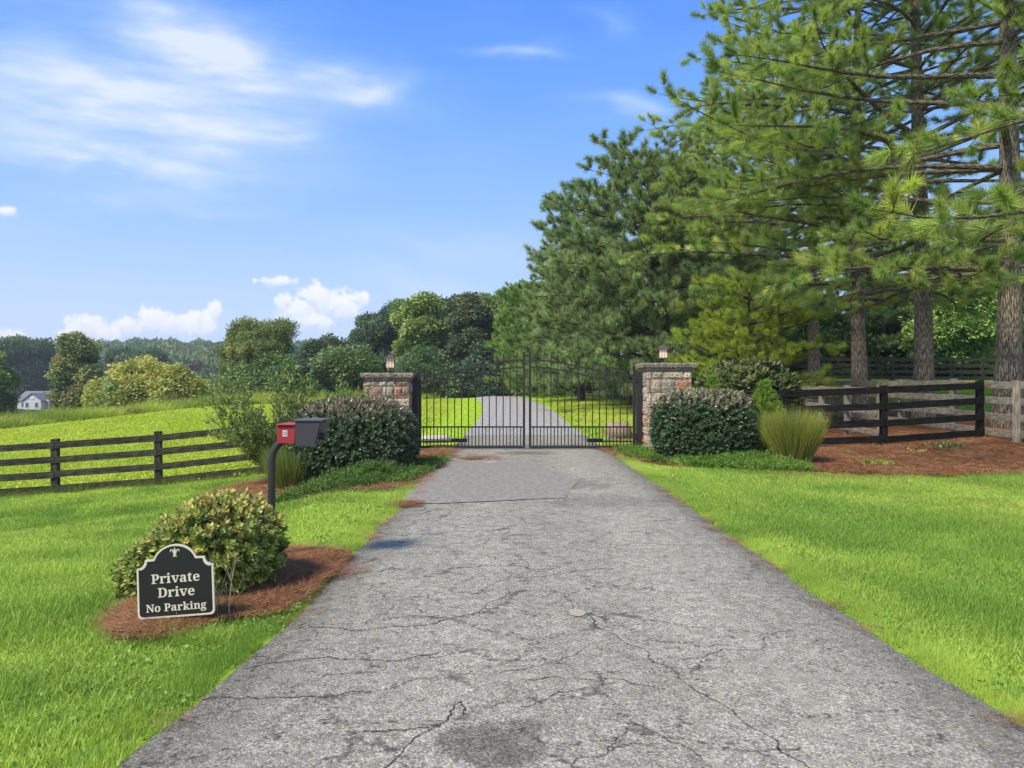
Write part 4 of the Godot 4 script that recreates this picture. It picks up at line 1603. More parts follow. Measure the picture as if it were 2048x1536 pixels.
func build_background() -> void:
	var bark := vmat("far_bark", 0.9)
	var leaf := leaf_clump(5, 46, 1.0, 0.62, 0.17)
	var leaf_big := leaf_clump(6, 70, 1.0, 0.34, 0.10)
	var lm := vmat("far_leaf", 0.6, 0.55, 0.3)
	var bk := Color(0.12, 0.09, 0.065)
	# wooded hill
	var r := rng(301)
	var crown := Geo.new()
	for i in 420:
		var d := ball(r)
		if d.y < -0.5:
			d.y = -d.y
		var bump := 1.0 + 0.35 * nz.get_noise_3d(d.x * 95, d.y * 95, d.z * 95)
		var p := d * bump * pow(r.randf(), 0.2)
		crown.col = jit(Color(1, 1, 1), r, 0.32)
		var e := (d + ball(r) * 0.8).normalized()
		crown.leaf(p, e, e.cross(ball(r)).normalized(), 0.26, 0.10, 0.3)
	var cm := crown.mesh()
	var sc := Scatter.new()
	for i in 2600:
		var x := r.randf_range(-420.0, 130.0)
		var z := -r.randf_range(235.0, 600.0)
		if x / -z < -0.80 or x / -z > 0.12:
			continue
		var s := r.randf_range(4.2, 7.5)
		var c := mixc(Color(0.170, 0.275, 0.150), Color(0.304, 0.368, 0.096), pow(r.randf(), 1.5))
		if r.randf() < 0.06:
			c = Color(0.11, 0.085, 0.045)
		sc.add(Transform3D(Basis(Vector3.UP, r.randf() * TAU).scaled(Vector3(s, s * r.randf_range(0.9, 1.3), s)), at(x, z, s * 0.95)), jit(c, r, 0.18))
	tag(scatter("hillside_forest", cm, lm, sc), "wooded hill closing the view behind the house and fields", "forest", "", "stuff")

	# scrub along the edge of the long grass, and the trees of the left
	var grp := "trees beyond the left field"
	broadleaf("bushy_tree", "broad yellow green bushy tree standing in the long grass", "tree", grp, {"x": -36.5, "z": -76.0, "h": 6.6, "w": 13.4, "c0": 0.0, "r": 0.2, "n": 34, "leaf": leaf, "size": 0.62, "dens": 1.0, "col": Color(0.125, 0.184, 0.054), "col2": Color(0.312, 0.299, 0.074), "bark": bk, "barkmat": bark, "mat": lm, "seed": 21, "shape": "mound", "lobe": 0.75})
	broadleaf("tree", "tall ragged tree with an olive top left of the yellow bush", "tree", grp, {"x": -51.0, "z": -88.0, "h": 12.0, "w": 7.5, "c0": 1.2, "r": 0.25, "n": 20, "leaf": leaf, "size": 0.6, "dens": 0.9, "col": Color(0.088, 0.138, 0.054), "col2": Color(0.188, 0.196, 0.074), "bark": bk, "barkmat": bark, "mat": lm, "seed": 22, "shape": "cone"})
	broadleaf("tree", "leafy green tree at the left edge of the view, left of the house", "tree", grp, {"x": -58.2, "z": -80.0, "h": 9.8, "w": 9.0, "c0": 0.6, "r": 0.25, "n": 24, "leaf": leaf, "size": 0.6, "dens": 1.0, "col": Color(0.094, 0.149, 0.054), "col2": Color(0.163, 0.218, 0.064), "bark": bk, "barkmat": bark, "mat": lm, "seed": 23})
	broadleaf("tree", "dark tree low behind the white house", "tree", grp, {"x": -104.0, "z": -215.0, "h": 19.0, "w": 22.0, "c0": 1.0, "r": 0.4, "n": 26, "leaf": leaf, "size": 1.3, "dens": 1.0, "col": Color(0.044, 0.081, 0.044), "col2": Color(0.088, 0.127, 0.054), "bark": bk, "barkmat": bark, "mat": lm, "seed": 24})
	broadleaf("tree", "dark green tree close to the right side of the house", "tree", grp, {"x": -88.0, "z": -165.0, "h": 12.0, "w": 10.0, "c0": 0.5, "r": 0.3, "n": 20, "leaf": leaf, "size": 0.9, "dens": 1.0, "col": Color(0.044, 0.086, 0.044), "col2": Color(0.088, 0.138, 0.054), "bark": bk, "barkmat": bark, "mat": lm, "seed": 25})
	broadleaf("tree", "dark leafy tree between the house and the hill, far left", "tree", grp, {"x": -150.0, "z": -230.0, "h": 22.0, "w": 24.0, "c0": 1.0, "r": 0.4, "n": 26, "leaf": leaf, "size": 1.3, "dens": 1.0, "col": Color(0.062, 0.103, 0.054), "col2": Color(0.112, 0.149, 0.064), "bark": bk, "barkmat": bark, "mat": lm, "seed": 26})
	broadleaf("tree", "rounded green tree right of the yellow bush, under the hill", "tree", grp, {"x": -38.0, "z": -112.0, "h": 8.6, "w": 12.0, "c0": 0.3, "r": 0.3, "n": 22, "leaf": leaf, "size": 0.75, "dens": 1.0, "col": Color(0.062, 0.115, 0.048), "col2": Color(0.125, 0.172, 0.064), "bark": bk, "barkmat": bark, "mat": lm, "seed": 27})
	broadleaf("tree", "low green tree standing in the gap left of the ragged tree", "tree", grp, {"x": -46.0, "z": -120.0, "h": 8.0, "w": 12.0, "c0": 0.3, "r": 0.3, "n": 20, "leaf": leaf, "size": 0.8, "dens": 1.0, "col": Color(0.062, 0.109, 0.048), "col2": Color(0.112, 0.161, 0.064), "bark": bk, "barkmat": bark, "mat": lm, "seed": 28})
	broadleaf("tree", "ragged tree with a bare open top, above the airy shrub", "tree", grp, {"x": -23.6, "z": -70.0, "h": 8.8, "w": 7.4, "c0": 0.5, "r": 0.22, "n": 22, "leaf": leaf_big, "size": 0.55, "dens": 0.85, "col": Color(0.088, 0.138, 0.048), "col2": Color(0.213, 0.218, 0.084), "bark": bk, "barkmat": bark, "mat": lm, "seed": 29, "shape": ""})
	broadleaf("tree", "low spreading green tree at the foot of the ragged tree", "tree", grp, {"x": -22.0, "z": -68.0, "h": 5.0, "w": 9.0, "c0": 0.1, "r": 0.22, "n": 20, "leaf": leaf, "size": 0.55, "dens": 1.0, "col": Color(0.075, 0.127, 0.048), "col2": Color(0.150, 0.196, 0.074), "bark": bk, "barkmat": bark, "mat": lm, "seed": 30, "shape": "mound"})
	var g2 := "trees behind the gate"
	for q in [
		["dark crowned tree left of the left pillar, its top against the sky", -23.0, -92.0, 8.6, 7.6, 32, Color(0.044, 0.081, 0.044), Color(0.088, 0.121, 0.060), ""],
		["mid green tree directly left of the left pillar lantern", -16.5, -76.0, 6.4, 8.2, 33, Color(0.075, 0.121, 0.054), Color(0.125, 0.172, 0.068), "mound"],
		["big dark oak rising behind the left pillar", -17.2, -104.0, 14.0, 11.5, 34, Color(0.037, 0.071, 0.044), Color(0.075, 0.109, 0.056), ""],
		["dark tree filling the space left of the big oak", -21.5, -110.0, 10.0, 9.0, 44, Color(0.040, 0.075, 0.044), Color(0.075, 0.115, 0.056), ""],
		["light green tree behind the left gate leaf", -10.6, -86.0, 12.0, 7.4, 35, Color(0.112, 0.172, 0.054), Color(0.200, 0.253, 0.074), ""],
		["dark tall tree behind the light green tree", -6.8, -92.0, 13.6, 8.0, 36, Color(0.040, 0.075, 0.044), Color(0.081, 0.115, 0.056), ""],
		["thin topped dark tree at the notch above the gate", -4.5, -80.0, 12.6, 5.0, 37, Color(0.056, 0.086, 0.044), Color(0.106, 0.115, 0.064), ""],
		["low dark scrub tree left behind the gate", -9.0, -78.0, 5.6, 8.5, 38, Color(0.062, 0.103, 0.048), Color(0.112, 0.161, 0.064), "mound"],
		["dark thicket tree above the far end of the drive", -2.8, -78.0, 6.4, 8.5, 39, Color(0.035, 0.063, 0.040), Color(0.062, 0.098, 0.054), "mound"],
		["mid green tree closing the gap between the thin topped tree and the pines", -1.6, -86.0, 14.0, 8.0, 45, Color(0.09, 0.14, 0.05), Color(0.16, 0.22, 0.07), ""],
		["green tree just left of the light green pine by the drive", 1.2, -74.0, 11.0, 6.5, 46, Color(0.10, 0.155, 0.05), Color(0.19, 0.26, 0.08), ""],
		["pale green tree far off, above the airy shrub", -52.0, -150.0, 10.5, 13.0, 47, Color(0.10, 0.155, 0.05), Color(0.17, 0.23, 0.08), ""],
		["pale green far tree between ragged tree and left pillar", -38.0, -140.0, 11.0, 13.0, 48, Color(0.09, 0.15, 0.05), Color(0.16, 0.23, 0.08), ""],
		["far green tree at the foot of the hill, above the yellow bush", -66.0, -155.0, 11.0, 14.0, 49, Color(0.08, 0.135, 0.05), Color(0.15, 0.21, 0.07), ""],
		["green thicket tree where the drive goes out of sight", 2.5, -76.0, 7.5, 8.0, 40, Color(0.050, 0.086, 0.044), Color(0.100, 0.138, 0.064), "mound"],
	]:
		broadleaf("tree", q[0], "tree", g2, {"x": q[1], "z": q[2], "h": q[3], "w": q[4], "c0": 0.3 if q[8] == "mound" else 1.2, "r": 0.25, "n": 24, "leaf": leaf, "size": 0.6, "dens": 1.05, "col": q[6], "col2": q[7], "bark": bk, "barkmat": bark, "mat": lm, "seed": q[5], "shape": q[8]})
	# wood behind the paddock on the right
	var g3 := "wood behind the right paddock"
	var names := ["dark tree in the wood behind the first trunk gap", "dark tree deep in the wood left of the second trunk", "shaded tree between the second and third pine trunks", "tree of the wood right of the third pine trunk", "dark tree behind the paddock between third and fourth trunks", "tree of the wood behind the fourth pine trunk", "tree of the wood at the far right edge", "dark tree of the wood at its right end, beyond the frame edge"]
	for i in 8:
		broadleaf("tree", names[i], "tree", g3, {"x": 15.0 + i * 5.6, "z": -58.0 - 6.0 * (i % 3), "h": 7.5 + 1.5 * ((i * 5) % 3), "w": 11.0, "c0": 0.0, "shape": "mound" if i % 2 == 0 else "", "r": 0.3, "n": 22, "leaf": leaf, "size": 0.75, "dens": 1.0, "col": Color(0.037, 0.063, 0.048), "col2": Color(0.088, 0.127, 0.074), "bark": bk, "barkmat": bark, "mat": lm, "seed": 60 + i})
	broadleaf("tree", "bright leafy tree behind the paddock fence, left of the last trunk", "tree", g3, {"x": 27.5, "z": -46.0, "h": 6.6, "w": 6.4, "c0": 0.3, "r": 0.15, "n": 20, "leaf": leaf, "size": 0.42, "dens": 0.9, "col": Color(0.100, 0.172, 0.054), "col2": Color(0.200, 0.287, 0.084), "bark": bk, "barkmat": bark, "mat": lm, "seed": 70})
	broadleaf("tree", "pale green understorey tree left of the first pine trunk", "tree", g3, {"x": 13.8, "z": -52.0, "h": 5.4, "w": 8.0, "c0": 0.2, "r": 0.15, "n": 18, "leaf": leaf, "size": 0.45, "dens": 0.9, "col": Color(0.062, 0.115, 0.054), "col2": Color(0.125, 0.196, 0.084), "bark": bk, "barkmat": bark, "mat": lm, "seed": 71, "shape": "mound"})
	broadleaf("tree", "green understorey tree between the first two pine trunks", "tree", g3, {"x": 20.5, "z": -54.0, "h": 5.2, "w": 8.0, "c0": 0.2, "r": 0.15, "n": 18, "leaf": leaf, "size": 0.45, "dens": 0.9, "col": Color(0.056, 0.103, 0.054), "col2": Color(0.112, 0.172, 0.084), "bark": bk, "barkmat": bark, "mat": lm, "seed": 72, "shape": "mound"})
	for q in [[22.0, -50.5, "low dark thicket behind the paddock fence, between the first trunks"], [27.0, -54.0, "low dark thicket behind the paddock fence near the third trunk"], [32.5, -52.0, "low dark thicket behind the paddock fence near the last trunk"], [38.0, -50.0, "low dark thicket behind the paddock fence at the right edge"]]:
		broadleaf("thicket", q[2], "thicket", g3, {"x": q[0], "z": q[1], "h": 4.4, "w": 7.5, "c0": 0.0, "r": 0.12, "n": 20, "leaf": leaf, "size": 0.5, "dens": 1.0, "col": Color(0.035, 0.065, 0.025), "col2": Color(0.08, 0.13, 0.04), "bark": bk, "barkmat": bark, "mat": lm, "seed": int(q[0]), "shape": "mound"})
	house()


func house() -> void:
	var t := thing("house", "small white house with a grey roof and chimney, far left", "house", at(-126.0, -200.0, -0.1), 0.06)
	var wallm := vmat("house_paint", 0.8)
	var W := Color(0.62, 0.62, 0.58)
	var roofm := vmat("house_roof", 0.9)
	var wall := func(called: String, p: Vector3, s: Vector3, c: Color, m: Material, parent: Node) -> MeshInstance3D:
		var g := Geo.new()
		g.col = c
		g.box(Transform3D(Basis(), p), s, 0.02)
		return place(called, g.mesh(), m, parent)
	# gabled wing towards the camera, and the main range behind with a porch
	var wing: MeshInstance3D = wall.call("wall", Vector3(-0.2, 1.25, 0), Vector3(4.4, 2.5, 6.0), W, wallm, t)
	wall.call("wall", Vector3(4.6, 1.25, -2.2), Vector3(5.4, 2.5, 4.4), W * 0.9, wallm, t)
	wall.call("wall", Vector3(-4.0, 1.25, -2.2), Vector3(3.4, 2.5, 4.4), W * 0.95, wallm, t)
	wall.call("foundation", Vector3(1.0, -0.4, -0.4), Vector3(12.0, 1.0, 6.6), Color(0.2, 0.13, 0.1), wallm, t)
	var g := Geo.new()
	g.col = W
	g.face([Vector3(-2.4, 2.5, 3.0), Vector3(2.0, 2.5, 3.0), Vector3(-0.2, 4.2, 3.0)], Vector3.BACK)
	g.face([Vector3(-2.4, 2.5, 2.9), Vector3(2.0, 2.5, 2.9), Vector3(-0.2, 4.2, 2.9)], Vector3.FORWARD)
	place("gable", g.mesh(), wallm, t)
	g = Geo.new()
	g.col = Color(0.17, 0.18, 0.21)
	for s in [-1.0, 1.0]:
		var e = -0.2 + s * 2.65
		for lift in [0.0, 0.12]:
			g.face([Vector3(e, 2.3 + lift, 3.3), Vector3(-0.2, 4.35 + lift, 3.3), Vector3(-0.2, 4.35 + lift, -3.0), Vector3(e, 2.3 + lift, -3.0)], Vector3(s * 0.6, 1.0 if lift > 0 else -1.0, 0))
		g.face([Vector3(e, 2.3, 3.3), Vector3(-0.2, 4.35, 3.3), Vector3(-0.2, 4.47, 3.3), Vector3(e, 2.42, 3.3)], Vector3.BACK)
	place("roof", g.mesh(), roofm, t)
	g = Geo.new()
	g.col = Color(0.18, 0.19, 0.22)
	g.face([Vector3(-6.2, 2.35, 0.3), Vector3(7.9, 2.35, 0.3), Vector3(6.2, 4.9, -2.6), Vector3(-5.0, 4.9, -2.6)], Vector3(0, 1, 1))
	g.face([Vector3(-6.2, 2.35, -5.0), Vector3(7.9, 2.35, -5.0), Vector3(6.2, 4.9, -2.6), Vector3(-5.0, 4.9, -2.6)], Vector3(0, 1, -1))
	g.face([Vector3(7.9, 2.35, 0.3), Vector3(7.9, 2.35, -5.0), Vector3(6.2, 4.9, -2.6)], Vector3(1, 0.5, 0))
	g.face([Vector3(-6.2, 2.35, 0.3), Vector3(-6.2, 2.35, -5.0), Vector3(-5.0, 4.9, -2.6)], Vector3(-1, 0.5, 0))
	g.face([Vector3(-6.2, 2.34, 0.3), Vector3(7.9, 2.34, 0.3), Vector3(7.9, 2.34, -5.0), Vector3(-6.2, 2.34, -5.0)], Vector3.DOWN)
	var rf := place("roof", g.mesh(), roofm, t)
	wall.call("chimney", Vector3(3.6, 5.0, -2.4), Vector3(1.5, 1.2, 0.9), Color(0.66, 0.65, 0.62), wallm, rf)
	wall.call("chimney_cap", Vector3(3.6, 5.7, -2.4), Vector3(1.7, 0.2, 1.05), Color(0.06, 0.06, 0.06), wallm, rf)
	for x in [2.9, 4.6, 6.2, 7.4]:
		wall.call("porch_column", Vector3(x, 1.2, 0.9), Vector3(0.22, 2.3, 0.22), Color(0.72, 0.72, 0.70), wallm, t)
	g = Geo.new()
	g.col = Color(0.2, 0.21, 0.24)
	g.face([Vector3(2.1, 2.45, 1.3), Vector3(7.8, 2.45, 1.3), Vector3(7.8, 2.75, 0.1), Vector3(2.1, 2.75, 0.1)], Vector3(0, 1, 0.3))
	g.face([Vector3(2.1, 2.44, 1.3), Vector3(7.8, 2.44, 1.3), Vector3(7.8, 2.44, 0.1), Vector3(2.1, 2.44, 0.1)], Vector3.DOWN)
	place("porch_roof", g.mesh(), roofm, t)
	wall.call("porch_fascia", Vector3(4.95, 2.33, 1.26), Vector3(5.7, 0.2, 0.08), Color(0.7, 0.7, 0.68), wallm, t)
	for wv in [[-1.5, 1.3, 3.02, 0.8, 1.3], [0.9, 1.3, 3.02, 0.8, 1.3], [3.6, 1.3, 0.03, 0.9, 1.3], [5.3, 1.3, 0.03, 0.9, 1.3], [6.7, 1.3, 0.03, 0.7, 1.3], [-4.2, 1.3, 0.03, 0.9, 1.2]]:
		var f: MeshInstance3D = wall.call("window", Vector3(wv[0], wv[1], wv[2]), Vector3(wv[3] + 0.25, wv[4] + 0.25, 0.08), Color(0.74, 0.74, 0.72), wallm, t)
		wall.call("pane", Vector3(wv[0], wv[1], wv[2] + 0.03), Vector3(wv[3], wv[4], 0.06), Color(0.10, 0.14, 0.14), vmat("house_glass", 0.15), f)
	var ov := PackedVector2Array()
	for i in 14:
		ov.append(Vector2(-0.2 + 0.55 * cos(TAU * i / 14.0), 3.2 + 0.42 * sin(TAU * i / 14.0)))
	place("gable_vent", plate(ov, 3.02, 3.07, Color(0.76, 0.76, 0.74)).mesh(), wallm, t)


func build_fences() -> void:
	var black := wood_mat("black_board", 3, Color8(15, 15, 15), Color8(38, 38, 37))
	var olive := wood_mat("weathered_black_board", 5, Color8(44, 45, 38), Color8(88, 86, 74))
	var grey := wood_mat("grey_board", 8, Color8(112, 107, 94), Color8(160, 154, 138))
	fence("board_fence", "black four board fence along the left field, behind the mailbox", [[-17.0, -16.6], [-14.4, -16.85], [-11.9, -17.0], [-10.5, -17.25], [-8.25, -17.5], [-5.9, -17.8], [-3.4, -17.9]], {"h": 1.2, "rails": 4, "board": 0.155, "low": 0.10, "post": 0.15, "mat": olive, "seed": 1, "face": 1.0})
	fence("board_fence", "black four board fence before the pine straw bed, right of the gate", [[4.05, -16.9], [6.0, -16.4], [8.1, -16.35], [10.6, -17.0]], {"h": 1.33, "rails": 4, "board": 0.15, "low": 0.16, "post": 0.13, "mat": black, "seed": 2, "face": 1.0})
	fence("board_fence", "grey weathered board fence receding behind the black fence to the right", [[15.5, -16.2], [13.0, -15.9], [10.75, -15.95], [10.95, -18.6], [11.1, -21.4], [11.15, -24.2], [11.2, -27.0], [11.3, -30.0], [11.4, -33.0]], {"h": 1.36, "rails": 4, "board": 0.155, "low": 0.2, "post": 0.15, "mat": grey, "seed": 3, "face": -1.0})
	fence("board_fence", "grey board fence running back from the middle of the black fence", [[8.35, -17.0], [8.5, -19.0], [8.75, -21.2], [8.95, -23.4], [9.2, -26.0]], {"h": 1.28, "rails": 3, "board": 0.14, "low": 0.24, "post": 0.14, "mat": grey, "seed": 4, "face": -1.0})
	fence("board_fence", "far dark board fence across the right paddock, behind the pine trunks", [[12.2, -42.5], [14.6, -42.0], [16.2, -41.0], [17.2, -41.4], [19.5, -41.0], [20.6, -40.6], [23.4, -40.0], [24.8, -39.6], [27.2, -39.0], [29.6, -38.0], [32.0, -37.0]], {"h": 1.35, "rails": 4, "board": 0.19, "low": 0.25, "post": 0.18, "mat": olive, "seed": 5, "face": 1.0})


func build_gate() -> void:
	var stone := vmat("stone", 0.9, 0.0, 0.25)
	stone.albedo_texture = noise_tex(0.022, 512, 0.45, 1.35, 19, 5)
	stone.uv1_triplanar = true
	stone.uv1_scale = Vector3(1.6, 1.6, 1.6)
	stone.heightmap_enabled = true
	stone.heightmap_texture = stone.albedo_texture
	stone.heightmap_scale = 2.0
	var mortar := vmat("mortar", 0.95)
	var tan := Color(0.42, 0.33, 0.23)
	var cream := Color(0.52, 0.46, 0.37)
	var rust := Color(0.42, 0.19, 0.10)
	var brown := Color(0.24, 0.16, 0.115)
	var olive := Color(0.29, 0.27, 0.21)
	var grey := Color(0.33, 0.30, 0.25)
	pillar("square stone pillar left of the gate, behind the left hedge", at(-2.79, -17.2), 1.0, 1.70, [[0.11, [[0.32, olive], [0.18, cream], [0.20, grey], [0.30, brown]]], [0.27, [[0.10, cream], [0.30, brown], [0.08, cream], [0.18, olive], [0.18, rust], [0.16, brown]]], [0.20, [[0.26, cream], [0.22, rust], [0.18, grey], [0.34, cream]]], [0.24, [[0.3, tan], [0.28, grey], [0.22, cream], [0.20, rust]]]], 5, stone, mortar)
	pillar("square stone pillar right of the gate, with a rust red block", at(3.50, -17.2), 1.0, 1.80, [[0.17, [[0.10, tan], [0.26, grey], [0.46, Color(0.50, 0.42, 0.29)], [0.18, cream]]], [0.30, [[0.08, tan], [0.24, Color(0.44, 0.36, 0.26)], [0.30, olive], [0.38, Color(0.40, 0.17, 0.095)]]], [0.26, [[0.10, cream], [0.24, tan], [0.36, cream], [0.30, brown]]], [0.28, [[0.36, tan], [0.30, grey], [0.34, cream]]]], 6, stone, mortar)
	lantern("lantern on the left stone pillar, glowing behind cream panes", Vector3(-2.79, gh(-2.79, -17.2) + 1.887, -17.2), 0.12)
	lantern("lantern on the right stone pillar, glowing behind cream panes", Vector3(3.46, gh(3.5, -17.2) + 1.987, -17.2), -0.10)
	var iron := vmat("black_iron", 0.42, 0.0, 0.5)
	gate_leaf("left leaf of the black iron drive gate, hung on the left pillar", at(-2.11, -17.2, 0.0), 1.0, iron)
	gate_leaf("right leaf of the black iron drive gate, hung on the right pillar", at(2.80, -17.2, 0.0), -1.0, iron)
	for q in [[-2.22, "thick black steel hinge post beside the left pillar", 1.80, 1.0], [2.92, "thick black steel hinge post beside the right pillar", 1.80, -1.0]]:
		var t := thing("hinge_post", q[1], "gate post", at(q[0], -17.22), 0.0, "gate hinge posts")
		var g := Geo.new()
		g.col = Color(0.028, 0.028, 0.028)
		g.box(Transform3D(Basis(), Vector3(0, q[2] * 0.5 - 0.1, 0)), Vector3(0.14, q[2] + 0.2, 0.14), 0.008)
		place("post", g.mesh(), iron, t)
		for y in [0.32, 1.62]:
			g = Geo.new()
			g.col = Color(0.03, 0.03, 0.03)
			g.box(Transform3D(Basis(), Vector3(q[3] * 0.085, y, 0.085)), Vector3(0.05, 0.1, 0.03), 0.004)
			g.tube(PackedVector3Array([Vector3(q[3] * 0.085, y - 0.07, 0.06), Vector3(q[3] * 0.085, y + 0.07, 0.06)]), PackedFloat32Array([0.018, 0.018]), 8)
			place("hinge", g.mesh(), iron, t)
	for q in [[-2.1, 1.0, "black gate opener arm low behind the left gate leaf"], [2.8, -1.0, "black gate opener arm low behind the right gate leaf"]]:
		var t := thing("gate_opener", q[2], "gate opener", at(q[0], -17.42, 0.21), 0.0, "gate openers")
		var g := Geo.new()
		g.col = Color(0.02, 0.02, 0.02)
		g.box(Transform3D(Basis(), Vector3(q[1] * 0.88, 0, 0)), Vector3(0.36, 0.085, 0.09), 0.012)
		place("motor_housing", g.mesh(), vmat("opener", 0.4), t)
		g = Geo.new()
		g.col = Color(0.5, 0.5, 0.48)
		g.tube(PackedVector3Array([Vector3(q[1] * 0.02, 0.012, 0), Vector3(q[1] * 0.70, 0.012, 0)]), PackedFloat32Array([0.014, 0.014]), 8)
		place("piston_rod", g.mesh(), vmat("steel", 0.35), t)
		g = Geo.new()
		g.col = Color(0.03, 0.03, 0.03)
		g.box(Transform3D(Basis(), Vector3(q[1] * 0.4, -0.03, 0)), Vector3(0.85, 0.03, 0.03), 0.004)
		place("bracket", g.mesh(), iron, t)
	# stones beyond the gate
	for q in [["boulder", 2.92, -20.6, 0.40, 0.36, 0.36, Color(0.30, 0.22, 0.17), "brown boulder on the grass behind the right gate leaf"], ["rock", -2.0, -19.6, 0.42, 0.14, 0.25, Color(0.5, 0.46, 0.42), "flat pale rock on the grass behind the left gate leaf"]]:
		var g := Geo.new()
		var rr := rng(int(q[1] * 10))
		var n := 14
		var m := 9
		for j in m + 1:
			var th := PI * j / m
			for i in n + 1:
				var ph := TAU * i / n
				var d := Vector3(sin(th) * cos(ph), cos(th), sin(th) * sin(ph))
				var k := 1.0 + 0.38 * nz.get_noise_3d(d.x * 80 + q[1] * 9, d.y * 80, d.z * 80)
				d = d * k
				d.y = minf(d.y, 0.75 + 0.12 * nz.get_noise_2d(d.x * 90, d.z * 90))
				g.col = (q[6] as Color) * (1.0 + 0.4 * nz.get_noise_3d(d.x * 200, d.y * 200, d.z * 200))
				g.vert(d * Vector3(q[3], q[4], q[5]), d.normalized())
		for j in m:
			for i in n:
				var k := j * (n + 1) + i
				g.ix.append_array([k, k + n + 1, k + 1, k + 1, k + n + 1, k + n + 2])
		smooth(g)
		for i in g.n.size():
			if g.n[i].dot(g.v[i]) < 0.0:
				g.n[i] = -g.n[i]
		var o := place(q[0], g.mesh(), vmat("rock", 0.95), self, at(q[1], q[2], q[4] * 0.5))
		tag(o, q[7], "rock")


func build_pines() -> void:
	var bark := vmat("pine_bark", 0.95, 0.0, 0.2)
	var bt := noise_tex(0.03, 256, 0.2, 1.5, 33, 4)
	bark.albedo_texture = bt
	bark.uv1_scale = Vector3(2.6, 0.55, 1)
	bark.heightmap_enabled = true
	bark.heightmap_texture = bt
	bark.heightmap_scale = 5.0
	var nm := vmat("pine_needle", 0.5, 0.75, 0.4)
	var nd := vmat("far_needle", 0.55, 0.6, 0.35)
	var twig := needle_twig(1, 0.46, 7, 36, 0.34, 0.0078, 1.35)
	var twig_far := needle_twig(2, 0.46, 5, 26, 0.38, 0.016, 1.4)
	var bk := Color(0.38, 0.32, 0.25)
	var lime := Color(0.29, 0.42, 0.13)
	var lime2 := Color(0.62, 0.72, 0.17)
	var row := "row of tall pines inside the right fence"
	var base := {"c0": 4.2, "l": 6.8, "pw": 0.45, "gap": 0.85, "per": 5, "twig": twig, "mat": nm, "col": lime, "col2": lime2, "bark": bk, "barkmat": bark, "size": 0.85, "dens": 0.95, "rise": 0.16, "droop": 0.20, "bias": Vector3(-0.22, 0, 0.10), "own": true, "skip": 0.16, "bare": 0.40}
	for q in [
		[13.2, -20.0, 19.0, 0.34, 81, "nearest pine of the row, thick trunk at the right edge", 7.0],
		[13.1, -24.0, 20.0, 0.31, 82, "pine second from the right in the row, its trunk bare low down", 7.2],
		[13.0, -28.2, 20.5, 0.30, 83, "pine third from the right in the row, wide limbs over the fence", 7.0],
		[15.3, -44.0, 19.0, 0.24, 88, "slim pine farther back, seen between the row and the big dark pine", 6.4],
		[13.7, -34.0, 21.0, 0.26, 84, "pine farthest left in the row, slim trunk behind the fence", 6.6],
	]:
		var o := base.duplicate()
		o.merge({"x": q[0], "z": q[1], "h": q[2], "r": q[3], "seed": q[4], "l": q[6]}, true)
		pine("pine_tree", q[5], row, o)
	var o3 := base.duplicate()
	o3.merge({"x": 12.2, "z": -12.0, "h": 15.0, "r": 0.26, "seed": 87, "l": 5.4, "c0": 3.6, "per": 4, "bare": 0.5}, true)
	pine("pine_tree", "pine outside the frame whose lime limbs reach in from the right edge", row, o3)
	var dark := Color(0.24, 0.34, 0.15)
	var dark2 := Color(0.46, 0.57, 0.24)
	var far := {"c0": 0.9, "l": 5.6, "pw": 0.30, "gap": 0.55, "per": 6, "twig": twig_far, "mat": nd, "col": dark, "col2": dark2, "bark": Color(0.2, 0.16, 0.13), "barkmat": bark, "size": 0.95, "dens": 1.0, "rise": 0.32, "droop": 0.18, "bare": 0.2}
	for q in [
		[7.0, -38.0, 12.7, 0.30, 91, "big dark round topped pine behind the right pillar", 5.9, 0.9, dark, dark2],
		[4.4, -47.0, 12.5, 0.25, 92, "dense pine left of the big dark pine, above the right gate leaf", 3.7, 0.8, dark, dark2],
		[1.6, -62.0, 9.2, 0.22, 93, "light green pine beyond the right gate leaf, nearest the drive", 3.4, 0.6, Color(0.21, 0.34, 0.08), Color(0.40, 0.53, 0.13)],
		[5.2, -56.0, 9.0, 0.22, 94, "green pine between the big dark pine and the drive", 4.8, 0.5, Color(0.19, 0.31, 0.08), Color(0.36, 0.48, 0.13)],
		[10.8, -44.0, 10.0, 0.3, 95, "dark pine behind and right of the big round topped pine", 5.6, 1.5, dark, dark2],
		[16.0, -52.0, 10.5, 0.3, 96, "dark pine standing low behind the row of pines", 4.6, 2.5, dark, dark2],
		[25.0, -50.0, 10.0, 0.3, 97, "dark pine in the paddock behind the second trunk of the row", 4.6, 2.5, dark, dark2],
		[33.0, -50.0, 11.0, 0.3, 98, "dark pine in the paddock at the far right", 4.6, 2.5, dark, dark2],
		[7.6, -24.5, 4.6, 0.12, 99, "young lime green pine over the fence right of the right pillar", 2.6, 0.3, Color(0.32, 0.44, 0.06), Color(0.60, 0.68, 0.09)],
	]:
		var o := far.duplicate()
		o.merge({"x": q[0], "z": q[1], "h": q[2], "r": q[3], "seed": q[4], "l": q[6], "c0": q[7], "col": q[8], "col2": q[9]}, true)
		if q[4] == 99:
			o.merge({"twig": twig, "mat": nm, "size": 0.6, "gap": 0.5}, true)
		pine("pine_tree", q[5], "pines behind the gate and fences", o)


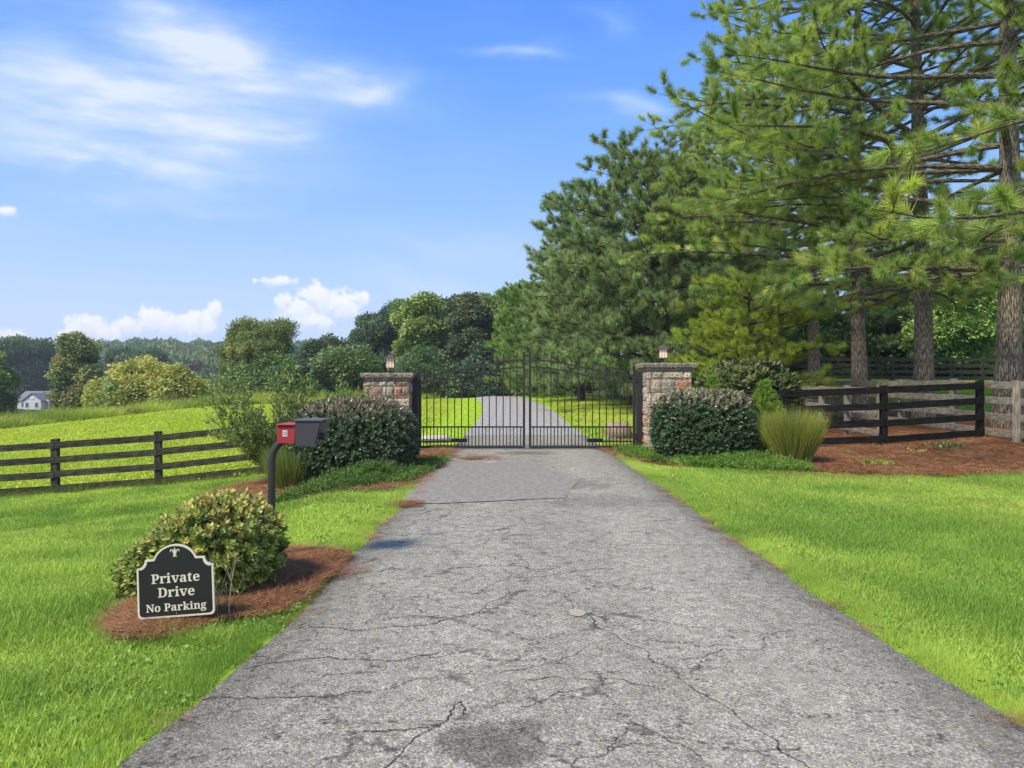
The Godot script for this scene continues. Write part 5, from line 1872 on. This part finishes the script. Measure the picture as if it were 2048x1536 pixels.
func build_shrubs() -> void:
	var lm := vmat("hedge_leaf", 0.42, 0.25, 0.5)
	var twig := vmat("twig", 0.9)
	var sprig := leaf_sprig(11, 13, 0.11, 0.055, 0.014, 1.15)
	var hedge := {"cat": "hedge", "count": 5200, "seed": 3, "leaf": sprig, "mat": lm, "barkmat": twig, "col": Color(0.05, 0.09, 0.045), "col2": Color(0.10, 0.165, 0.07), "top": Color(0.33, 0.26, 0.17), "topk": 0.85, "top0": 0.72, "group": "clipped hedges before the pillars", "pw": 3.2}
	clipped_hedge("clipped_hedge", "clipped dark hedge with a bronze top, before the left pillar", at(-2.74, -13.1, -0.06), Vector3(1.0, 0.67, 0.80), hedge)
	var h2 := hedge.duplicate()
	h2.merge({"seed": 9, "pw": 3.4, "col2": Color(0.085, 0.15, 0.055), "top": Color(0.42, 0.38, 0.24)}, true)
	clipped_hedge("clipped_hedge", "clipped boxy dark hedge with a pale top, before the right pillar", at(3.78, -14.75, -0.05), Vector3(0.91, 0.68, 0.72), h2)
	# the shrub behind the sign
	var sl := leaf_sprig(17, 12, 0.085, 0.046, 0.0125, 1.1)
	clipped_hedge("shrub", "yellow green leafy shrub behind the private drive sign", at(-2.27, -5.5, 0.0), Vector3(0.50, 0.325, 0.42), {"cat": "shrub", "count": 2900, "seed": 21, "leaf": sl, "mat": vmat("shrub_leaf", 0.45, 0.4, 0.5), "barkmat": twig, "col": Color(0.17, 0.23, 0.06), "col2": Color(0.38, 0.46, 0.09), "top": Color(0.62, 0.54, 0.16), "topk": 0.7, "top0": 0.5, "pw": 2.6, "cut": 0.42, "turn": -0.25})
	# sprout sticking out of its right side
	var t := thing("shrub_sprout", "single leafy sprout right of the mailbox post", "shrub", at(-1.86, -5.55, 0.0))
	var g := Geo.new()
	g.col = Color(0.10, 0.08, 0.05)
	g.tube(PackedVector3Array([Vector3(-0.1, 0, 0), Vector3(0.08, 0.22, 0.02), Vector3(0.20, 0.33, 0.04)]), PackedFloat32Array([0.006, 0.005, 0.003]), 5)
	place("stem", g.mesh(), twig, t)
	g = Geo.new()
	var r := rng(5)
	for i in 34:
		var s := 0.4 + 0.6 * r.randf()
		var p := Vector3(lerpf(-0.02, 0.20, s), lerpf(0.12, 0.34, s), lerpf(0, 0.04, s))
		var d := (ball(r) + Vector3(0.4, 0.7, 0)).normalized()
		g.col = jit(Color(0.10, 0.14, 0.035), r, 0.3)
		g.leaf(p, d, d.cross(ball(r)).normalized(), r.randf_range(0.05, 0.08), 0.013, 0.2)
	place("foliage", g.mesh(), vmat("shrub_leaf", 0.45, 0.4, 0.5), t)

	# airy shrub by the left fence
	t = thing("airy_shrub", "loose airy shrub where the left fence ends, behind the mailbox", "shrub", at(-4.55, -14.7))
	g = Geo.new()
	var sc := Scatter.new()
	r = rng(44)
	for i in 64:
		var a := r.randf() * TAU
		var k := r.randf_range(0.15, 0.62)
		var L := r.randf_range(1.2, 2.3)
		var d := Vector3(cos(a) * sin(k), cos(k), sin(a) * sin(k))
		var pts := PackedVector3Array()
		var rad := PackedFloat32Array()
		for j in 6:
			var s := j / 5.0
			var p := Vector3(cos(a), 0, sin(a)) * 0.08 + d * L * s + Vector3(cos(a), -0.7, sin(a)) * 0.35 * s * s
			pts.append(p)
			rad.append(0.011 * (1.0 - s * 0.8))
			if s > 0.25:
				for m in 7:
					var e := (d + ball(r) * 0.9 + Vector3.UP * 0.2).normalized()
					sc.add(Transform3D(upright(e, r.randf() * TAU, r.randf_range(0.9, 1.7)), p + ball(r) * 0.13), jit(mixc(Color(0.13, 0.20, 0.045), Color(0.32, 0.40, 0.10), r.randf()), r, 0.25))
		g.col = Color(0.15, 0.11, 0.07)
		g.tube(pts, rad, 5, false)
	place("stem", g.mesh(), twig, t)
	scatter("foliage", leaf_sprig(18, 9, 0.13, 0.075, 0.011, 1.0), vmat("shrub_leaf", 0.45, 0.4, 0.5), sc, t)

	# feathery conifers
	var fr := frond(9, 0.22, 8, 0.006)
	var jm := vmat("juniper_leaf", 0.6, 0.3, 0.3)
	for q in [
		["dwarf_conifer", "narrow dark green conifer leaning right behind the mailbox", -3.95, -14.1, 1.35, 0.24, Color(0.12, 0.24, 0.04), Color(0.26, 0.42, 0.06), 0.35, 700],
		["dwarf_conifer", "small bright cone conifer just right of the right pillar", 4.55, -17.0, 1.72, 0.55, Color(0.14, 0.27, 0.035), Color(0.32, 0.48, 0.06), 0.0, 1300],
		["dwarf_conifer", "cone shaped bright green conifer right of the right hedge", 5.36, -15.9, 1.55, 0.62, Color(0.13, 0.25, 0.035), Color(0.30, 0.45, 0.06), 0.0, 1500],
	]:
		t = thing(q[0], q[1], "conifer", at(q[2], q[3]))
		g = Geo.new()
		g.col = Color(0.11, 0.085, 0.06)
		var hh: float = q[4]
		var ln: float = q[8]
		g.tube(PackedVector3Array([Vector3(0, -0.05, 0), Vector3(ln * 0.5 * hh * 0.5, hh * 0.5, 0), Vector3(ln * hh, hh * 0.95, 0)]), PackedFloat32Array([0.04, 0.03, 0.008]), 7)
		place("trunk", g.mesh(), twig, t)
		sc = Scatter.new()
		for i in q[9]:
			var s := pow(r.randf(), 1.35)
			var a := r.randf() * TAU
			var bump := 1.0 + 0.25 * nz.get_noise_2d(a * 40.0, s * 160.0)
			var rr: float = q[5] * (1.0 - s) * (0.55 + 0.45 * sqrt(r.randf())) * bump * minf(1.0, 0.6 + s * 3.0)
			var p := Vector3(cos(a) * rr + ln * s * s * hh, 0.05 + s * hh * 0.93, sin(a) * rr)
			var d := Vector3(cos(a), 0.75 + r.randf_range(-0.3, 0.3), sin(a)).normalized()
			sc.add(Transform3D(upright(d, r.randf() * TAU, r.randf_range(0.6, 1.0) * (0.7 + 0.5 * (1.0 - s))), p), jit(mixc(q[6], q[7], r.randf()), r, 0.2))
		scatter("foliage", fr, jm, sc, t)
	# leafy shrub behind the right hedge
	clipped_hedge("shrub", "glossy green leafy shrub above and behind the right hedge", at(5.75, -18.3, 0.0), Vector3(1.15, 0.95, 0.8), {"cat": "shrub", "count": 1700, "seed": 31, "leaf": leaf_sprig(19, 10, 0.16, 0.12, 0.028, 1.1), "mat": vmat("shrub_leaf", 0.45, 0.4, 0.5), "barkmat": twig, "col": Color(0.05, 0.09, 0.025), "col2": Color(0.12, 0.17, 0.045), "top": Color(0.20, 0.25, 0.08), "topk": 0.6, "top0": 0.6, "pw": 2.3})
	tuft_grass("ornamental_grass", "mounded green ornamental grass before the right black fence", at(5.22, -13.95), 1.15, 0.95, 6500, 0.0034, Color(0.16, 0.20, 0.04), Color(0.42, 0.48, 0.07), 61)
	tuft_grass("ornamental_grass", "spiky ornamental grass right of the mailbox post", at(-3.72, -12.6), 0.9, 0.85, 2600, 0.0036, Color(0.13, 0.20, 0.045), Color(0.32, 0.42, 0.09), 62)
	var g1 := "creeping junipers at the drive edge"
	juniper("low green juniper carpet under the left hedge, by the drive", jun_left, 2600, 0.34, 71, fr, jm, Color(0.075, 0.15, 0.04), Color(0.18, 0.31, 0.06), g1)
	juniper("low green juniper carpet under the right hedge, by the drive", jun_right, 2800, 0.27, 72, fr, jm, Color(0.09, 0.19, 0.04), Color(0.24, 0.40, 0.06), g1)
	# a few weeds in the straw
	for q in [[-1.62, -6.5, "lime green weed in the straw right of the sign shrub", Color(0.30, 0.40, 0.03), 0.10, 26], [8.2, -15.2, "small weed in the pine straw before the black fence", Color(0.30, 0.42, 0.06), 0.10, 30], [6.6, -13.6, "low weed in the pine straw right of the mounded grass", Color(0.22, 0.30, 0.05), 0.16, 90], [10.4, -14.0, "patch of weeds in the pine straw at the right edge", Color(0.15, 0.23, 0.05), 0.18, 120], [9.0, -15.6, "dark weed patch under the right end of the black fence", Color(0.10, 0.18, 0.05), 0.18, 120]]:
		g = Geo.new()
		for i in q[5]:
			var d := (ball(r) + Vector3.UP * 0.5).normalized()
			d.y = absf(d.y)
			g.col = jit(q[3], r, 0.25)
			g.leaf(Vector3(r.randf_range(-1, 1), 0.0, r.randf_range(-1, 1)) * q[4] * 1.8 + Vector3.UP * r.randf() * q[4] * 0.3, d, d.cross(ball(r)).normalized(), q[4] * r.randf_range(0.4, 0.8), q[4] * 0.14, 0.2)
		tag(place("weed", g.mesh(), vmat("shrub_leaf", 0.45, 0.4, 0.5), self, at(q[0], q[1], 0.03)), q[2], "weed")
	# bleached dead stems beside the sign
	g = Geo.new()
	for i in 13:
		var a := r.randf() * TAU
		var k := r.randf_range(0.1, 0.75)
		var d := Vector3(cos(a) * sin(k), cos(k), sin(a) * sin(k))
		var L := r.randf_range(0.14, 0.42)
		g.col = jit(Color(0.34, 0.30, 0.21), r, 0.2)
		var p := Vector3(r.randf_range(-0.1, 0.1), 0, r.randf_range(-0.08, 0.08))
		g.tube(PackedVector3Array([p, p + d * L * 0.6, p + d * L + Vector3(cos(a), -0.1, sin(a)) * 0.05]), PackedFloat32Array([0.0022, 0.0017, 0.001]), 4, false)
		for m in 3:
			var q := p + d * L * r.randf_range(0.4, 0.95)
			g.tube(PackedVector3Array([q, q + (d + ball(r) * 0.8) * 0.07]), PackedFloat32Array([0.0013, 0.0008]), 4, false)
	tag(place("dead_weed", g.mesh(), vmat("twig", 0.9), self, at(-1.83, -4.78, 0.02)), "bleached dead weed stems right of the sign", "weed")


func build_roadside() -> void:
	# the sign
	var pos := at(-2.065, -4.62, 0.085)
	var t := thing("private_drive_sign", "black arched sign with cream border and lettering", "sign", pos, 0.10)
	t.rotation.z = 0.05
	t.rotation.x = -0.06
	var paint := vmat("sign_paint", 0.45)
	var cream := Color(0.66, 0.63, 0.50)
	place("board", plate(sign_outline(0.004), -0.012, 0.0, Color(0.012, 0.014, 0.014)).mesh(), paint, t)
	var outer := sign_outline(0.0)
	var inner := sign_outline(0.0105)
	var g := Geo.new()
	g.col = cream
	for i in outer.size():
		var j := (i + 1) % outer.size()
		var a := outer[i]
		var b := outer[j]
		var c := inner[j]
		var d := inner[i]
		g.face([Vector3(a.x, a.y, 0.003), Vector3(b.x, b.y, 0.003), Vector3(c.x, c.y, 0.003), Vector3(d.x, d.y, 0.003)], Vector3.BACK)
		var nn := Vector3((b - a).y, -(b - a).x, 0)
		g.face([Vector3(a.x, a.y, 0.003), Vector3(b.x, b.y, 0.003), Vector3(b.x, b.y, -0.014), Vector3(a.x, a.y, -0.014)], nn)
		g.face([Vector3(d.x, d.y, 0.003), Vector3(c.x, c.y, 0.003), Vector3(c.x, c.y, -0.001), Vector3(d.x, d.y, -0.001)], -nn)
	place("border", g.mesh(), paint, t)
	for l in [["Private", 0.238, 0.079, 0.0], ["Drive", 0.153, 0.079, 0.002], ["No Parking", 0.062, 0.064, 0.0]]:
		var lm := StandardMaterial3D.new()
		lm.albedo_color = Color(0.66, 0.63, 0.50).linear_to_srgb()
		lm.roughness = 0.5
		place("lettering", text_mesh(l[0], l[2], 0.003), lm, t, Vector3(l[3], l[1], 0.0015))
	# the lily emblem: a spear, two curled petals, a band, a split foot
	g = Geo.new()
	g.col = cream
	var petals: Array = []
	petals.append(PackedVector2Array([Vector2(0, 0.034), Vector2(0.006, 0.018), Vector2(0.0045, 0.004), Vector2(0.002, -0.004), Vector2(-0.002, -0.004), Vector2(-0.0045, 0.004), Vector2(-0.006, 0.018)]))
	for s in [-1.0, 1.0]:
		petals.append(PackedVector2Array([Vector2(s * 0.003, -0.003), Vector2(s * 0.007, 0.012), Vector2(s * 0.014, 0.021), Vector2(s * 0.023, 0.022), Vector2(s * 0.029, 0.014), Vector2(s * 0.026, 0.006), Vector2(s * 0.0225, 0.008), Vector2(s * 0.024, 0.014), Vector2(s * 0.020, 0.0165), Vector2(s * 0.0145, 0.012), Vector2(s * 0.008, -0.003)]))
		petals.append(PackedVector2Array([Vector2(s * 0.001, -0.008), Vector2(s * 0.006, -0.008), Vector2(s * 0.008, -0.018), Vector2(s * 0.014, -0.026), Vector2(s * 0.007, -0.024), Vector2(s * 0.003, -0.018)]))
	petals.append(PackedVector2Array([Vector2(-0.010, -0.004), Vector2(0.010, -0.004), Vector2(0.010, -0.0075), Vector2(-0.010, -0.0075)]))
	petals.append(PackedVector2Array([Vector2(-0.002, -0.008), Vector2(0.002, -0.008), Vector2(0.0015, -0.026), Vector2(-0.0015, -0.026)]))
	for p in petals:
		var q := plate(p, 0.0002, 0.003, cream)
		var off := g.v.size()
		g.v.append_array(q.v)
		g.n.append_array(q.n)
		g.c.append_array(q.c)
		g.u.append_array(q.u)
		for i in q.ix:
			g.ix.append(i + off)
	place("lily_emblem", g.mesh(), paint, t, Vector3(0, 0.392, 0))
	g = Geo.new()
	g.col = Color(0.3, 0.3, 0.28)
	g.tube(PackedVector3Array([Vector3(0, 0.024, 0.0), Vector3(0, 0.024, 0.004)]), PackedFloat32Array([0.004, 0.003]), 8)
	place("screw", g.mesh(), vmat("steel", 0.35), t)
	g = Geo.new()
	g.col = Color(0.02, 0.02, 0.02)
	g.box(Transform3D(Basis(), Vector3(0, 0.05, -0.022)), Vector3(0.03, 0.5, 0.018), 0.003)
	place("stake", g.mesh(), paint, t)

	# mailbox on its bent post
	var mb := at(-2.02, -6.3)
	t = thing("mailbox", "dark grey mailbox on a bent black post", "mailbox", mb, 0.0)
	var iron := vmat("black_post", 0.5)
	g = Geo.new()
	g.col = Color(0.032, 0.030, 0.028)
	var pts := PackedVector3Array([Vector3(0, -0.2, 0), Vector3(0, 0.5, 0), Vector3(0, 0.86, 0)])
	for i in range(1, 9):
		var a := PI / 2 * i / 8.0
		pts.append(Vector3(0.2 - 0.2 * cos(a), 0.86 + 0.215 * sin(a), 0))
	pts.append(Vector3(0.45, 1.08, 0))
	var rad := PackedFloat32Array()
	for p in pts:
		rad.append(0.031)
	g.tube(pts, rad, 14)
	place("post", g.mesh(), iron, t)
	# box: wider at the top, long side to the camera, door towards the drive
	var bm := vmat("mailbox_paint", 0.55)
	var shell := func(called: String, x0: float, x1: float, y0: float, y1: float, z0: float, z1: float, taper: float, c: Color, m: Material, parent: Node) -> MeshInstance3D:
		var q := Geo.new()
		q.col = c
		var xm := x0 + (x1 - x0) * 0.0
		var p := [Vector3(xm, y0, z1), Vector3(x1 - taper, y0, z1), Vector3(x1, y1, z1), Vector3(x0, y1, z1), Vector3(xm, y0, z0), Vector3(x1 - taper, y0, z0), Vector3(x1, y1, z0), Vector3(x0, y1, z0)]
		q.face([p[0], p[1], p[2], p[3]], Vector3.BACK)
		q.face([p[4], p[5], p[6], p[7]], Vector3.FORWARD)
		q.face([p[0], p[3], p[7], p[4]], Vector3.LEFT)
		q.face([p[1], p[2], p[6], p[5]], Vector3.RIGHT)
		q.face([p[3], p[2], p[6], p[7]], Vector3.UP)
		q.face([p[0], p[1], p[5], p[4]], Vector3.DOWN)
		return place(called, q.mesh(), m, parent)
	var boxg := Color(0.045, 0.047, 0.055)
	shell.call("box", 0.228, 0.435, 1.005, 1.213, -0.22, 0.10, 0.05, boxg, bm, t)
	g = Geo.new()
	g.col = Color(0.09, 0.085, 0.085)
	g.box(Transform3D(Basis(), Vector3(0.336, 1.2185, -0.06)), Vector3(0.235, 0.012, 0.345), 0.004)
	place("lid", g.mesh(), bm, t)
	g = Geo.new()
	g.col = Color(0.055, 0.055, 0.06)
	g.box(Transform3D(Basis(Vector3(0, 0, 1), -atan(0.05 / 0.208)), Vector3(0.411, 1.11, -0.06)), Vector3(0.006, 0.17, 0.27), 0.002)
	place("door", g.mesh(), bm, t)
	g = Geo.new()
	g.col = Color(0.16, 0.15, 0.14)
	g.box(Transform3D(Basis(), Vector3(0.448, 1.205, -0.06)), Vector3(0.012, 0.022, 0.04), 0.002)
	place("latch", g.mesh(), bm, t)
	# the letters on its end, reading up the face
	var face_x := Vector3(0.437, 1.1, -0.03)
	var word := StandardMaterial3D.new()
	word.albedo_color = lin(0.20, 0.17, 0.14)
	var wm := text_mesh("U.S. MAIL", 0.042, 0.003)
	var o := place("lettering", wm, word, t, Vector3(0.4155, 1.105, -0.02))
	o.rotation = Vector3(0, PI / 2, 0)
	o.basis = Basis(Vector3(0, 0, 1), 0.0) * Basis(Vector3.UP, PI / 2) * Basis(Vector3(0, 0, 1), PI / 2)
	o.basis = Basis(Vector3(0, 0, 1), -atan(0.05 / 0.208)) * o.basis
	# red newspaper box beside it
	t = thing("newspaper_box", "small red box with a white sticker beside the mailbox", "newspaper box", mb + Vector3(0.075, 1.03, 0.0))
	var redm := vmat("red_paint", 0.5)
	shell.call("box", 0.0, 0.150, 0.0, 0.148, -0.20, 0.09, 0.006, Color(0.34, 0.026, 0.038), redm, t)
	g = Geo.new()
	g.col = Color(0.40, 0.03, 0.035)
	g.box(Transform3D(Basis(), Vector3(0.075, 0.153, -0.045)), Vector3(0.162, 0.009, 0.30), 0.003)
	place("lid", g.mesh(), redm, t)
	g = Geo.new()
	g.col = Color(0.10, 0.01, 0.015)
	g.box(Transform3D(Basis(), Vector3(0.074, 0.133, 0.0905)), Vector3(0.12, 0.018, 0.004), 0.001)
	place("painted_lid_shadow", g.mesh(), redm, t)  # dark red strip painting the shadow of the lid overhang, no opening here
	g = Geo.new()
	g.col = Color(0.62, 0.60, 0.58)
	g.box(Transform3D(Basis(), Vector3(0.066, 0.080, 0.0915)), Vector3(0.040, 0.052, 0.003), 0.0008)
	place("sticker", g.mesh(), vmat("sticker", 0.5), t)
	g = Geo.new()
	g.col = Color(0.34, 0.34, 0.34)
	g.box(Transform3D(Basis(), Vector3(0.066, 0.080, 0.0934)), Vector3(0.030, 0.034, 0.001), 0.0003)
	place("sticker_print", g.mesh(), vmat("sticker", 0.5), t)


func build_grass() -> void:
	var gm := vmat("grass_blade", 0.55, 0.6, 0.35)
	var near := grass_patch(1, 0.42, 300, 0.03, 0.085, 0.0034, 1.5, 3)
	var mid := grass_patch(2, 0.6, 340, 0.035, 0.09, 0.0052, 1.4, 2)
	var tall := grass_patch(3, 0.3, 60, 0.10, 0.22, 0.003, 0.8, 3)
	var r := rng(500)
	var s1 := Scatter.new()
	var s2 := Scatter.new()
	var s3 := Scatter.new()
	var free := func(x: float, z: float, m: float) -> bool:
		var f := x - drive_mid(z)
		if absf(f) < drive_half(z, signf(f)) + m:
			return false
		return true
	var tint := func(x: float, z: float) -> Color:
		var k := nz.get_noise_2d(x * 22.0, z * 22.0) + 0.5 * nz2.get_noise_2d(x * 80.0, z * 80.0)
		var c := mixc(Color(0.25, 0.42, 0.07), Color(0.53, 0.69, 0.13), 0.5 + 1.2 * k)
		if x > 4.0 and z < -8.0:
			var dry := smoothstep(0.12, 0.4, nz2.get_noise_2d(x * 20.0 + 90.0, z * 45.0))
			c = mixc(c, Color(0.34, 0.32, 0.09), dry * 0.7)
		return jit(c, r, 0.12)
	# lawn on both sides of the drive, down to the fences
	var tries := 0
	while s1.xf.size() + s2.xf.size() < 11500 and tries < 80000:
		tries += 1
		var d := 1.0 + 17.7 * r.randf()
		var x := r.randf_range(-1.0, 1.0) * (0.78 * d + 2.4)
		var z := -d
		if r.randf() > 0.35 + 0.65 * smoothstep(14.0, 4.0, d):
			continue
		if inside(mulch_left, x, z) or inside(mulch_right, x, z) or inside(mulch_hedge, x, z) or inside(jun_right, x, z):
			continue
		var nearby := d < 8.0
		if not free.call(x, z, 0.19 if nearby else 0.27):
			continue
		if x > 3.0 and d > 13.2:
			continue
		if x < 0.0 and d > 17.2:
			continue
		var clump := 0.55 + 1.1 * clampf(0.4 + nz2.get_noise_2d(x * 70.0, z * 70.0), 0.0, 1.0)
		var b := Basis(Vector3.UP, r.randf() * TAU).scaled(Vector3(1, clump, 1))
		(s1 if nearby else s2).add(Transform3D(b, at(x, z, -0.004)), tint.call(x, z))
	# ragged edges along the drive and the beds
	for i in 2600:
		var z := -r.randf_range(1.0, 16.0)
		var s := -1.0 if r.randf() < 0.5 else 1.0
		var x := drive_mid(z) + s * (drive_half(z, s) + 0.05 + 0.22 * r.randf())
		if inside(mulch_left, x, z) or inside(mulch_hedge, x, z):
			continue
		s1.add(Transform3D(Basis(Vector3.UP, r.randf() * TAU).scaled(Vector3(0.35, 0.95, 0.35)), at(x, z, 0.0)), tint.call(x, z))
	for bed in [mulch_left, mulch_right, mulch_hedge]:
		for i in bed.size():
			var p: Vector2 = bed[i]
			if p.y < -14.5 or not free.call(p.x, p.y, 0.12):
				continue
			for k in 4:
				var q := p + Vector2(r.randf_range(-0.1, 0.1), r.randf_range(-0.1, 0.1)) * (1.0 if bed == mulch_left else 2.2)
				if free.call(q.x, q.y, 0.08):
					s1.add(Transform3D(Basis(Vector3.UP, r.randf() * TAU).scaled(Vector3(0.4, 1.15, 0.4)), at(q.x, q.y, 0.0)), tint.call(q.x, q.y))
	for i in 420:
		var d := r.randf_range(2.6, 13.0)
		var x := r.randf_range(-0.75, 0.75) * d
		if inside(mulch_left, x, -d) or inside(mulch_right, x, -d) or inside(mulch_hedge, x, -d) or not free.call(x, -d, 0.12):
			continue
		if nz2.get_noise_2d(x * 60.0, d * 60.0) < 0.05:
			continue
		s3.add(Transform3D(Basis(Vector3.UP, r.randf() * TAU).scaled(Vector3.ONE * r.randf_range(0.5, 0.9)), at(x, -d, 0.0)), tint.call(x, -d))
	# along the foot of the left fence and before the sign
	for i in 260:
		var x := r.randf_range(-13.0, -4.4)
		s3.add(Transform3D(Basis(Vector3.UP, r.randf() * TAU).scaled(Vector3.ONE * r.randf_range(0.6, 1.2)), at(x, -17.45 - 0.11 * (x + 8.2) + r.randf_range(-0.15, 0.3), 0.0)), jit(mixc(Color(0.16, 0.22, 0.03), Color(0.26, 0.30, 0.07), r.randf()), r, 0.2))
	for i in 40:
		s3.add(Transform3D(Basis(Vector3.UP, r.randf() * TAU).scaled(Vector3.ONE * r.randf_range(0.4, 0.7)), at(r.randf_range(-2.1, -1.72), r.randf_range(-4.5, -4.35), 0.0)), tint.call(-2.0, -4.4))
	var weeds := Scatter.new()
	for i in 900:
		var d := r.randf_range(2.4, 12.0)
		var x := r.randf_range(-0.75, 0.75) * d
		if i % 2 == 0:
			var sd := -1.0 if r.randf() < 0.7 else 1.0
			x = drive_mid(-d) + sd * (drive_half(-d, sd) + 0.08 + absf(r.randfn(0.0, 0.3)))
		if inside(mulch_left, x, -d) or inside(mulch_right, x, -d) or inside(mulch_hedge, x, -d) or inside(jun_right, x, -d) or not free.call(x, -d, 0.06):
			continue
		if nz.get_noise_2d(x * 45.0 + 70.0, d * 45.0) + r.randf_range(-0.35, 0.35) < 0.05:
			continue
		weeds.add(Transform3D(Basis(Vector3.UP, r.randf() * TAU).scaled(Vector3.ONE * r.randf_range(0.7, 1.5)), at(x, -d, 0.022)), jit(mixc(Color(0.19, 0.38, 0.07), Color(0.38, 0.56, 0.12), r.randf()), r, 0.2))
	tag(scatter("lawn_weeds", leaf_clump(77, 30, 0.085, 0.026, 0.008, 0.35), gm, weeds), "clover and broad leaved weeds growing through the lawn", "weeds", "", "stuff")
	tag(scatter("lawn_grass", near, gm, s1), "bright green lawn grass beside the drive", "grass", "", "stuff")
	tag(scatter("lawn_grass", mid, gm, s2), "green lawn grass farther from the camera, up to the fences", "grass", "", "stuff")
	tag(scatter("long_grass_tufts", tall, gm, s3), "longer grass tufts in the lawn and along the left fence", "grass", "", "stuff")
	# mown field behind the left fence and beyond the gate
	var fieldm := grass_patch(4, 3.0, 420, 0.05, 0.11, 0.022, 1.2, 1)
	var s4 := Scatter.new()
	tries = 0
	while s4.xf.size() < 3000 and tries < 20000:
		tries += 1
		var d := r.randf_range(17.5, 72.0)
		var x := r.randf_range(-0.75, 0.25) * d
		if not free.call(x, -d, 1.5) or mown(x, -d) < 0.6:
			continue
		if x < 3.0 and d < 18.6:
			continue
		if x > 3.0 and (d < 19.5 or x > 4.6 + 0.05 * (d - 20.0)):
			continue
		var k := nz.get_noise_2d(x * 9.0, d * 9.0) + 0.35 * sin(x * 2.2 + d * 0.9)
		s4.add(Transform3D(Basis(Vector3.UP, r.randf() * TAU), at(x, -d, -0.005)), jit(mixc(Color(0.47, 0.60, 0.06), Color(0.66, 0.74, 0.11), 0.5 + 0.6 * k), r, 0.08))
	for i in 700:
		var d := r.randf_range(34.0, 60.0)
		var x := r.randf_range(0.33, 0.72) * d
		if gh(x, -d) > 0.6 and x > 13.5:
			s4.add(Transform3D(Basis(Vector3.UP, r.randf() * TAU), at(x, -d, -0.005)), jit(Color(0.46, 0.62, 0.04), r, 0.1))
	tag(scatter("field_grass", fieldm, gm, s4), "short mown grass of the field and paddock", "grass", "", "stuff")
	# long meadow grass beyond the mown field
	var meadow := grass_patch(5, 1.4, 120, 0.6, 1.25, 0.016, 0.55, 3)
	var s5 := Scatter.new()
	tries = 0
	while s5.xf.size() < 3400 and tries < 40000:
		tries += 1
		var d := r.randf_range(34.0, 105.0)
		var x := r.randf_range(-0.78, -0.1) * d
		var m := mown(x, -d)
		if m > 0.4 or mown(x, -d + (9.0 if r.randf() < 0.6 else 22.0)) < 0.4:
			continue
		var c := mixc(Color(0.30, 0.42, 0.06), Color(0.58, 0.66, 0.12), 0.5 + nz.get_noise_2d(x * 14.0, d * 14.0) + r.randf_range(-0.2, 0.2))
		if r.randf() < 0.1:
			c = Color(0.24, 0.19, 0.09)
		var sy := r.randf_range(0.7, 1.3) * (0.8 + 0.7 * nz.get_noise_2d(x * 20.0, d * 20.0))
		s5.add(Transform3D(Basis(Vector3.UP, r.randf() * TAU).scaled(Vector3(1.0, sy, 1.0)), at(x, -d, -0.02)), jit(c, r, 0.15))
	tag(scatter("meadow_grass", meadow, gm, s5), "long uncut meadow grass beyond the mown field", "grass", "", "stuff")
